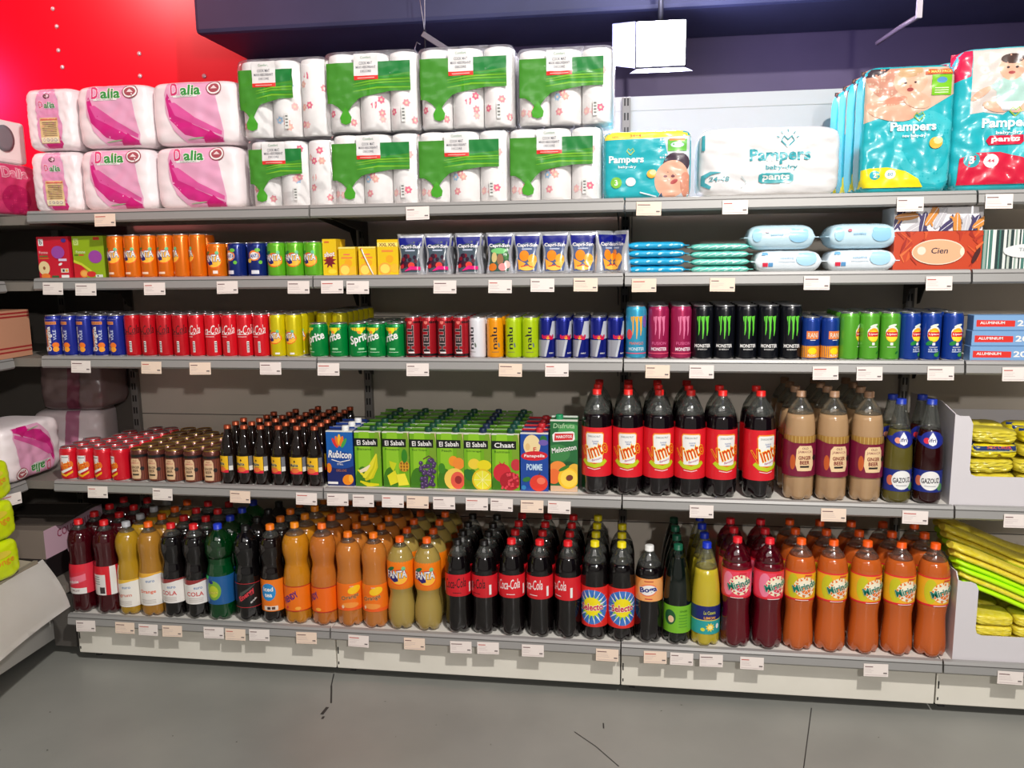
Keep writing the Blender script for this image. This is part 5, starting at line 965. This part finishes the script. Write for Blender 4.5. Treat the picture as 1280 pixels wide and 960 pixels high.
for r in range(4):
    place('nappy_tall', 'nappy_pack', (XY(1133, .03, 1.8), .075 + r * .107, SH[0] + .001), 'tall turquoise nappy pack with yellow patch, %s' % ROWT[r].replace(' back', ''), 'nappies', 'tall turquoise nappy packs', .03 * (r % 2))
for r in range(2):
    place('nappy_right', 'nappy_pack', (1.073 - .01 * r, .105 + r * .17, SH[0] + .001), 'tallest turquoise nappy pants pack with red patch, %s' % ROWT[r], 'nappies', 'turquoise nappy pants packs at right edge', -.10)
# second shelf, right half
for k in range(4): on(1, 'wipes_blue', 'wipes_pack', 'wet wipes', 'bright blue wipes pack, %s from bottom of the stack of four' % NTH[k], 820, .07, .0246 * k, (.02, -.015, .01, -.02)[k], 'bright blue wipes packs', H=.02)
for k in range(4): on(1, 'wipes_teal', 'wipes_pack', 'wet wipes', 'mint green wipes pack, %s from bottom of the stack of four' % NTH[k], 898, .075, .0227 * k, (0, .02, -.02, .01)[k], 'mint green wipes packs', H=.02)
on(1, 'wipes_white', 'wipes_pack', 'wet wipes', 'white wipes pack on the shelf beside the mint green stack', 981, .07, 0, .01, H=.06)
on(1, 'wipes_pale', 'wipes_pack', 'wet wipes', 'pale blue wipes pack on top, beside the mint green stack', 973, .075, .067, -.03, H=.07)
on(1, 'wipes_white', 'wipes_pack', 'wet wipes', 'white wipes pack on the shelf beside the orange tissue box', 1071, .07, 0, -.01, H=.06)
on(1, 'wipes_pale', 'wipes_pack', 'wet wipes', 'pale blue wipes pack on top, beside the orange tissue box', 1072, .075, .067, .04, H=.07)
on(1, 'tissue_box_orange', 'tissue_box', 'tissue box', 'orange-red tissue box with an oval brand panel', 1172, .02, H=.11)
on(1, 'tissue_box_leaves', 'tissue_box', 'tissue box', 'white tissue box printed with purple and orange leaves', 1173, .025, .1165, H=.07)
on(1, 'tissue_box_striped', 'tissue_box', 'tissue box', 'green and grey striped tissue box at the right edge', 1284, .02, H=.11)
for k in range(3): place('foil_box', 'foil_box', (1.170 + .002 * k, .018, SH[2] + .0005 + .0458 * k), 'light blue foil roll box, %s from bottom of three' % NTH[k], 'foil box', 'light blue aluminium foil boxes')

# ------------------------------------------------------------------ display trays with cleaning goods
TRAY = mat((214, 210, 214), .55)
def tray(z, H, label, win, lowf, x0=.992, x1=1.42, yb=.42, y0=.018, sideb=.12):
    t = thing('display_tray', (0, 0, 0), label, 'cardboard tray'); th = .0035
    mb = MB(); mb.prism([(x0, z), (x1, z), (x1, z + H), (x1 - .05, z + H), (x1 - .065, z + H - .02), (x1 - .07, z + lowf), (x0 + win + .02, z + lowf), (x0 + win + .005, z + lowf + .006), (x0 + win, z + lowf + .022), (x0 + win, z + H - .03), (x0 + win - .008, z + H - .012), (x0 + .04, z + H - .006), (x0 + .015, z + H - .006), (x0, z + H)], y0, y0 + th, TRAY)
    link('front_panel', mb.mesh('front_panel'), t)
    for x in (x0, x1 - th):
        mb = MB(); mb.prism([(y0 + th, z), (yb, z), (yb, z + H + .0), (y0 + sideb, z + H + .02), (y0 + th, z + H)], x, x + th, TRAY, 'x'); link('side_panel', mb.mesh('side_panel'), t)
    mb = MB(); mb.box(x0 + th, y0 + th, z + .0005, x1 - th, yb, z + .003, TRAY); link('base', mb.mesh('base'), t)
    mb = MB(); mb.box(x0 + th, yb - th, z + .003, x1 - th, yb, z + H * .8, TRAY); link('back_panel', mb.mesh('back_panel'), t)
    return t
tray(SH[3] + .0005, .285, 'white cardboard tray of yellow scourers on fourth shelf', .052, .093)
tray(SH[4] + .0005, .265, 'white cardboard tray of yellow cloths on bottom shelf', .062, .085, x0=1.034, sideb=.02)
a = Art(.2); W, D, H = .135, .085, .044
a.R(-W, H * .55, W, H, (40, 60, 110)); a.R(-W, H * .5, W, H * .56, (200, 200, 120)); a.T('SCOURER', .01, H * .78, .07, .008, (220, 90, 80)); a.P([(.0, .004), (.022, .004), (.011, .016)], (150, 120, 20)); 
softpack('scourer', W, D, H, (226, 208, 34), a, k=4.5, amp=.006, seed=9, rough=.25, coat=.6)
softpack('scourer_plain', W, D, H, (216, 200, 60), None, k=4, amp=.008, seed=10, rough=.25, coat=.6)
n = 0
for lv, (zz, xs_) in enumerate(((.008, (1.115, 1.255)), (.055, (1.120, 1.262)), (.100, (1.112, 1.250)), (.147, (1.118, 1.258)), (.192, (1.115, 1.26)))):
    for j, x in enumerate(xs_):
        for d in range(2):
            k = 'scourer' if (lv + j) % 2 and lv > 2 else 'scourer_plain'
            o = place(k, 'scouring_pad', (x + .004 * d, .073 + d * .10, SH[3] + zz), 'yellow wrapped scouring pad, level %s from bottom, %s pile, %s' % (('one', 'two', 'three', 'four', 'five')[lv], ('left', 'right')[j], ('in front', 'behind')[d]), 'scouring pad', 'yellow scouring pads in the upper tray', random.uniform(-.05, .05)); o.rotation_euler.y = random.uniform(-.04, .04)
YC = noisy((226, 206, 40), (236, 220, 90), 60, .35, bump=.4, name='yellow_cloth', stretch=(1, 1, 3))
S = Soft(.115, .10, .034, 5, .004, 3, 12, 5, 16); KINDS['cloth_pack'] = [('wrapper', S.body(YC), None)]
for lv in range(4):
    for j in range(2):
        for d in range(2):
            place('cloth_pack', 'cleaning_cloth', (1.158 + .119 * j, .08 + .115 * d, SH[4] + .006 + .0355 * lv), 'flat yellow cleaning cloth pack, level %s from bottom, %s pile, %s' % (('one', 'two', 'three', 'four')[lv], ('left', 'right')[j], ('in front', 'behind')[d]), 'cleaning cloth', 'flat yellow cloth packs in the lower tray', random.uniform(-.04, .04))
def glove(key, m1, L=.34, bend=.10):
    b = bmesh.new(); n, mseg = 22, 12; rings = []
    for i in range(n + 1):
        t = i / n; x = t * L; z = bend * ((t - 1) ** 2) - .0 + .012 * math.sin(t * 5); hw = .045 * (min(1, t / .10 + .3)) ** .5 * (1 if t < .9 else (1 - (t - .9) / .1 * .4)); th = .0110
        dz = 2 * bend * (t - 1) / L; nx_, nz_ = -dz, 1; q = math.hypot(nx_, nz_); nx_, nz_ = nx_ / q, nz_ / q
        rings.append([b.verts.new((x + nx_ * th * math.sin(2 * PI * k / mseg), hw * math.cos(2 * PI * k / mseg), z + nz_ * th * math.sin(2 * PI * k / mseg))) for k in range(mseg)])
    for i in range(n):
        for k in range(mseg): b.faces.new((rings[i][k], rings[i][(k + 1) % mseg], rings[i + 1][(k + 1) % mseg], rings[i + 1][k])).smooth = True
    b.faces.new(rings[0][::-1]); b.faces.new(rings[-1]); mb = MB(); mb.add(b, m1); KINDS[key] = [('cloth', mb.mesh('cloth'), None)]
NEON = mat((190, 250, 10), .5); glove('cloth_yellow', YC); glove('cloth_neon', NEON)
gl = [('cloth_neon', 1.060, .150, 'lowest'), ('cloth_yellow', 1.050, .173, 'second from bottom'), ('cloth_neon', 1.046, .194, 'third from bottom'), ('cloth_neon', 1.036, .215, 'fourth from bottom'), ('cloth_yellow', 1.030, .238, 'fifth from bottom'), ('cloth_yellow', 1.024, .261, 'topmost')]
for i, (k, x, z, wd) in enumerate(gl):
    for d in range(3):
        o = place(k, 'cleaning_cloth', (x + .012 * d, .075 + d * .105, SH[4] + z + .003 * d + (.02 if d else 0)), '%s long curved cloth, %s in its pile, %s' % ('neon yellow-green' if k == 'cloth_neon' else 'yellow', wd, ('front pile', 'middle pile', 'rear pile')[d]), 'cleaning cloth', 'long curved cloths bulging over the lower tray', random.uniform(-.05, .05))

# ------------------------------------------------------------------ left unit goods
softpack('bag_neon', .17, .11, .130, (206, 226, 14), Art(.3).T('sponge', 0, .06, .1, .02, (230, 150, 40), .1).E(.0, .09, .04, .012, (230, 210, 60)), k=5, amp=.003, seed=11, rough=.35)
LZ = .455
for k in range(3): place('bag_neon', 'plastic_bag', (-2.02, -.315, LZ + .002 + .131 * k), 'neon yellow bag on the low side stand, %s' % ('bottom of three', 'middle of three', 'topmost')[k], 'bag', 'neon yellow bags stacked at the left edge', PI / 2 - .12 + .05 * k)
t = thing('side_stand', (0, 0, 0), 'low beige stand at the left edge carrying neon bags', 'display stand')
mb = MB(); mb.prism([(-2.12, -1.0), (-1.93, -.95), (-2.005, -.135), (-2.12, -.115)], LZ - .02, LZ, mat((190, 180, 158), .5), 'z'); link('shelf_board', mb.mesh('shelf_board'), t)
mb = MB(); mb.prism([(-1.935, -.95), (-1.920, -.95), (-1.992, -.13), (-2.007, -.13)], LZ - .045, LZ + .003, mat((150, 142, 124), .5), 'z'); link('price_rail', mb.mesh('price_rail'), t)
b = bmesh.new(); nu, nv = 14, 12; g = {}
for i in range(nu + 1):
    for j in range(nv + 1):
        u = i / nu; v = j / nv; y = -.60 + .50 * u; bx = -1.918 - .088 * (y + .95) / .82 + .0
        g[i, j] = b.verts.new((bx + .012 + .085 * math.sin(v * 1.6) * (.4 + .6 * v) - .02 * u * v, y + .03 * v, LZ - .004 - .185 * v * (.5 + .5 * v) + .010 * math.sin(u * 3) * v))
for i in range(nu):
    for j in range(nv): b.faces.new((g[i, j], g[i + 1, j], g[i + 1, j + 1], g[i, j + 1])).smooth = True
bmesh.ops.solidify(b, geom=b.faces[:], thickness=.0008)
mb = MB(); mb.add(b, noisy((240, 234, 226), (250, 247, 242), 3, .5, name='paper_sheet')); o = link('paper_sheet', mb.mesh('paper_sheet')); tag(o, 'large white printed sheet hanging from the low left stand', 'paper sheet')
softpack('dalia_left', .30, .22, .20, None, dalia_art(.29, .20), m=PINKW, k=8, amp=.005, seed=21)
o = place('dalia_left', 'toilet_paper_pack', (-2.225, .065, SH[3] + .200), 'white and pink toilet paper pack lying upside down on the left unit', 'toilet paper', rz=PI / 2); o.rotation_euler = (0, PI, PI / 2)
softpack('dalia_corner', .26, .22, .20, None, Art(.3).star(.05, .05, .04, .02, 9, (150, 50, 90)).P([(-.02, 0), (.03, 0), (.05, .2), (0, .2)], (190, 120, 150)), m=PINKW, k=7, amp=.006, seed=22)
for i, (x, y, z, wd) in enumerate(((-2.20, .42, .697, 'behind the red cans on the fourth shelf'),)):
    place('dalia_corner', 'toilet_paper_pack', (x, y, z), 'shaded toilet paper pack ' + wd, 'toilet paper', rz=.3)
softpack('dalia_shade', .26, .22, .20, (112, 92, 92), Art(.3).P([(-.02, 0), (.03, 0), (.05, .2), (0, .2)], (110, 50, 70)), k=7, amp=.006, seed=25)  # wrapper and print darkened to stand for the corner shade
place('dalia_shade', 'toilet_paper_pack', (-2.14, .41, .898), 'toilet paper pack coloured dark for corner shade, stacked behind red cans', 'toilet paper', rz=.1)
a = Art(.4); a.R(-.13, 0, .13, .2, (206, 60, 110)); a.E(.0, .06, .07, .05, (180, 30, 90)); a.T('Dalia', 0, .15, .12, .035, (220, 120, 150), 0, 0, .04, out=(240, 220, 225))
softpack('dalia_dark', .26, .22, .185, None, a, m=PINKW, k=8, amp=.005, seed=23); place('dalia_dark', 'toilet_paper_pack', (-2.225, .10, 1.632), 'deep pink toilet paper pack on the left unit top', 'toilet paper', rz=PI / 2)
mb = MB(); mb.box(-2.36, -.25, 1.82, -2.14, .21, 1.965, mat((240, 240, 238), .3), .012); t = thing('white_appliance', (0, 0, 0), 'white rounded box standing on the left unit top', 'box'); link('body', mb.mesh('body'), t)
mb = MB(); mb.lathe([(.045, 0), (.045, .006), (.03, .007), (.001, .007)], mat((120, 122, 128), .4), 20, axis=Matrix.Rotation(PI / 2, 4, 'Y')); o = link('round_vent', mb.mesh('round_vent'), t); o.location = (-2.14, .10, 1.90)
a = Art(.6); a.R(-.2, 0, .2, .17, (196, 140, 110)); [a.R(-.2, v, .2, v + .006, (160, 40, 40)) for v in (.018, .032, .140, .152)]
carton_box('shipping_carton', .36, .30, .165, (188, 134, 104), a); o = place('shipping_carton', 'shipping_carton', (-2.125, -.065, 1.142), 'brown shipping carton with red stripes on the left unit', 'cardboard box', rz=PI / 2)
a = Art(.5); a.R(-.2, 0, .2, .12, (206, 170, 186)); a.T('COUSCOUS', .0, .075, .20, .030, (150, 40, 80), 0, 0, .02); a.E(.13, .05, .04, .04, (150, 130, 130))
carton_box('couscous_box', .34, .28, .11, (130, 118, 108), a); a = Art(.5); a.R(-.2, 0, .2, .09, (26, 22, 24)); a.T('ZAKIA', .03, .045, .16, .04, (206, 160, 90), 0, 0, .03)
carton_box('zakia_box', .34, .28, .085, (40, 34, 34), a)
o = place('zakia_box', 'food_carton', (-2.105, .22, .302), 'black food carton with gold lettering low in the corner', 'cardboard box', rz=PI / 2)
o = place('couscous_box', 'food_carton', (-2.105, .22, .388), 'pink-fronted food carton on the black one in the corner', 'cardboard box', rz=PI / 2)
mb = MB(); mb.box(-.15, -.11, 0, .15, .12, .004, mat((74, 66, 60), .6)); mb.box(-.12, -.02, .004, .15, .1, .012, mat((60, 54, 50), .6), rot=Matrix.Rotation(.06, 3, 'X')); o = link('cardboard_lid', mb.mesh('cardboard_lid'), None, (-2.24, .21, .4995), .1); tag(o, 'loose dark cardboard flap lying on the pink-fronted carton', 'cardboard')

# ------------------------------------------------------------------ lamp and ceiling fittings
t = thing('flood_lamp', (.128, .80, 2.275), 'bright floodlight with barn doors above the header', 'lamp'); t.rotation_euler = (.12, 0, 0)
GREYM = mat((150, 152, 158), .4, .3)
mb = MB(); mb.box(-.098, .02, -.085, .098, .14, .085, mat((40, 40, 44), .5), .01); link('housing', mb.mesh('housing'), t)
mb = MB(); mb.box(-.092, .010, -.078, .092, .020, .082, mat((255, 252, 246), .3, emit=26, name='lamp_glass')); 
mb.lathe([(.07, 0), (.055, .03), (.02, .05), (.001, .052)], mat((255, 252, 246), .3, emit=26), 20, axis=Matrix.Rotation(PI / 2, 4, 'X')); 
link('lamp_glass', mb.mesh('lamp_glass'), t)
def door(pts, name='barn_door'):
    b = bmesh.new(); vs = [b.verts.new(p) for p in pts]; b.faces.new(vs); bmesh.ops.solidify(b, geom=b.faces[:], thickness=.0015); mb = MB(); mb.add(b, mat((84, 86, 104), .5, 0)); link(name, mb.mesh(name), t)
door([(-.098, .01, -.085), (-.098, .01, .085), (-.185, -.03, .075), (-.185, -.03, -.075)]); door([(-.092, .01, -.088), (.092, .01, -.088), (.118, -.075, -.110), (-.118, -.075, -.110)])
mb = MB(); mb.tube([(0, .10, .085), (0, .10, .6), (0, .10, 1.72)], .010, mat((30, 30, 34), .5)); link('suspension_rod', mb.mesh('suspension_rod'), t)
l1 = light('flood_lamp_light', 'AREA', (.128, .77, 2.27), (.1, -2.2, .4), 26, (1, .98, 1), shape='SQUARE', size=.17); l1.parent = None
light('added_glare_point', 'POINT', (.128, .70, 2.26), (0, 0, 0), 55, (.70, .68, 1), shadow_soft_size=.09)  # added point light imitating the lamp's glare on the walls
t = thing('hanging_bracket', (0, 0, 0), 'thin wire hook holding a grey metal bar below the ceiling', 'hanging bracket')
mb = MB(); mb.tube([(-.822, .8, 2.62), (-.818, .8, 2.48), (-.806, .8, 2.40), (-.803, .8, 2.36)], .0016, mat((150, 148, 152), .4, .6), 6); mb.tube([(-.806, .8, 2.60), (-.798, .8, 2.50), (-.800, .8, 2.42), (-.803, .8, 2.36)], .0016, mat((150, 148, 152), .4, .6), 6); link('wire', mb.mesh('wire'), t)
mb = MB(); mb.box(-.01, -.006, -.011, .26, .006, .011, mat((120, 114, 122), .4, .4), .002, rot=Matrix.Rotation(.58, 3, 'Y')); o = link('metal_bar', mb.mesh('metal_bar'), t); o.location = (-.803, .8, 2.35)
mb = MB(); mb.tube([(-.80, .80, 2.37), (-.805, .81, 2.2), (-.80, .82, 2.05)], .005, mat((26, 24, 32), .5), 8); mb.tube([(-.835, .8, 2.27), (-.845, .8, 2.30), (-.835, .8, 2.325), (-.822, .8, 2.315)], .002, mat((120, 116, 124), .4, .5), 6); link('cable', mb.mesh('cable'), t)
t = thing('ceiling_rail', (0, 0, 0), 'thin light grey angled rail hanging at the upper right', 'rail')
mb = MB(); mb.box(.990, .594, 2.27, 1.008, .606, 4.0, mat((200, 188, 196), .45)); link('vertical_rail', mb.mesh('vertical_rail'), t)
mb = MB(); mb.tube([(1.000, .60, 2.278), (.985, .75, 2.28), (.970, .985, 2.282)], .009, mat((130, 112, 128), .5), 6); link('horizontal_rail', mb.mesh('horizontal_rail'), t)
# bright beads standing in for lamp reflections on the red wall
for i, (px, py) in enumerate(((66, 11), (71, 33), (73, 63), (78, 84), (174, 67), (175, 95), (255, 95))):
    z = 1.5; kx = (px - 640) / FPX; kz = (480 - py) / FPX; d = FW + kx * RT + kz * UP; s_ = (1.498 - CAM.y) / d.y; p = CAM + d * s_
    mb = MB(); mb.lathe([(.012, 0), (.010, .004), (.005, .008), (.0005, .009)], mat((240, 225, 230), .15, .3, emit=0), 12, axis=Matrix.Rotation(PI / 2, 4, 'X')); o = link('wall_glint', mb.mesh('wall_glint'), None, p); tag(o, 'bright bead as lamp reflection on the red wall, %s of seven from the left' % NTH[i], 'lamp reflection', 'bright lamp reflections on the red wall')
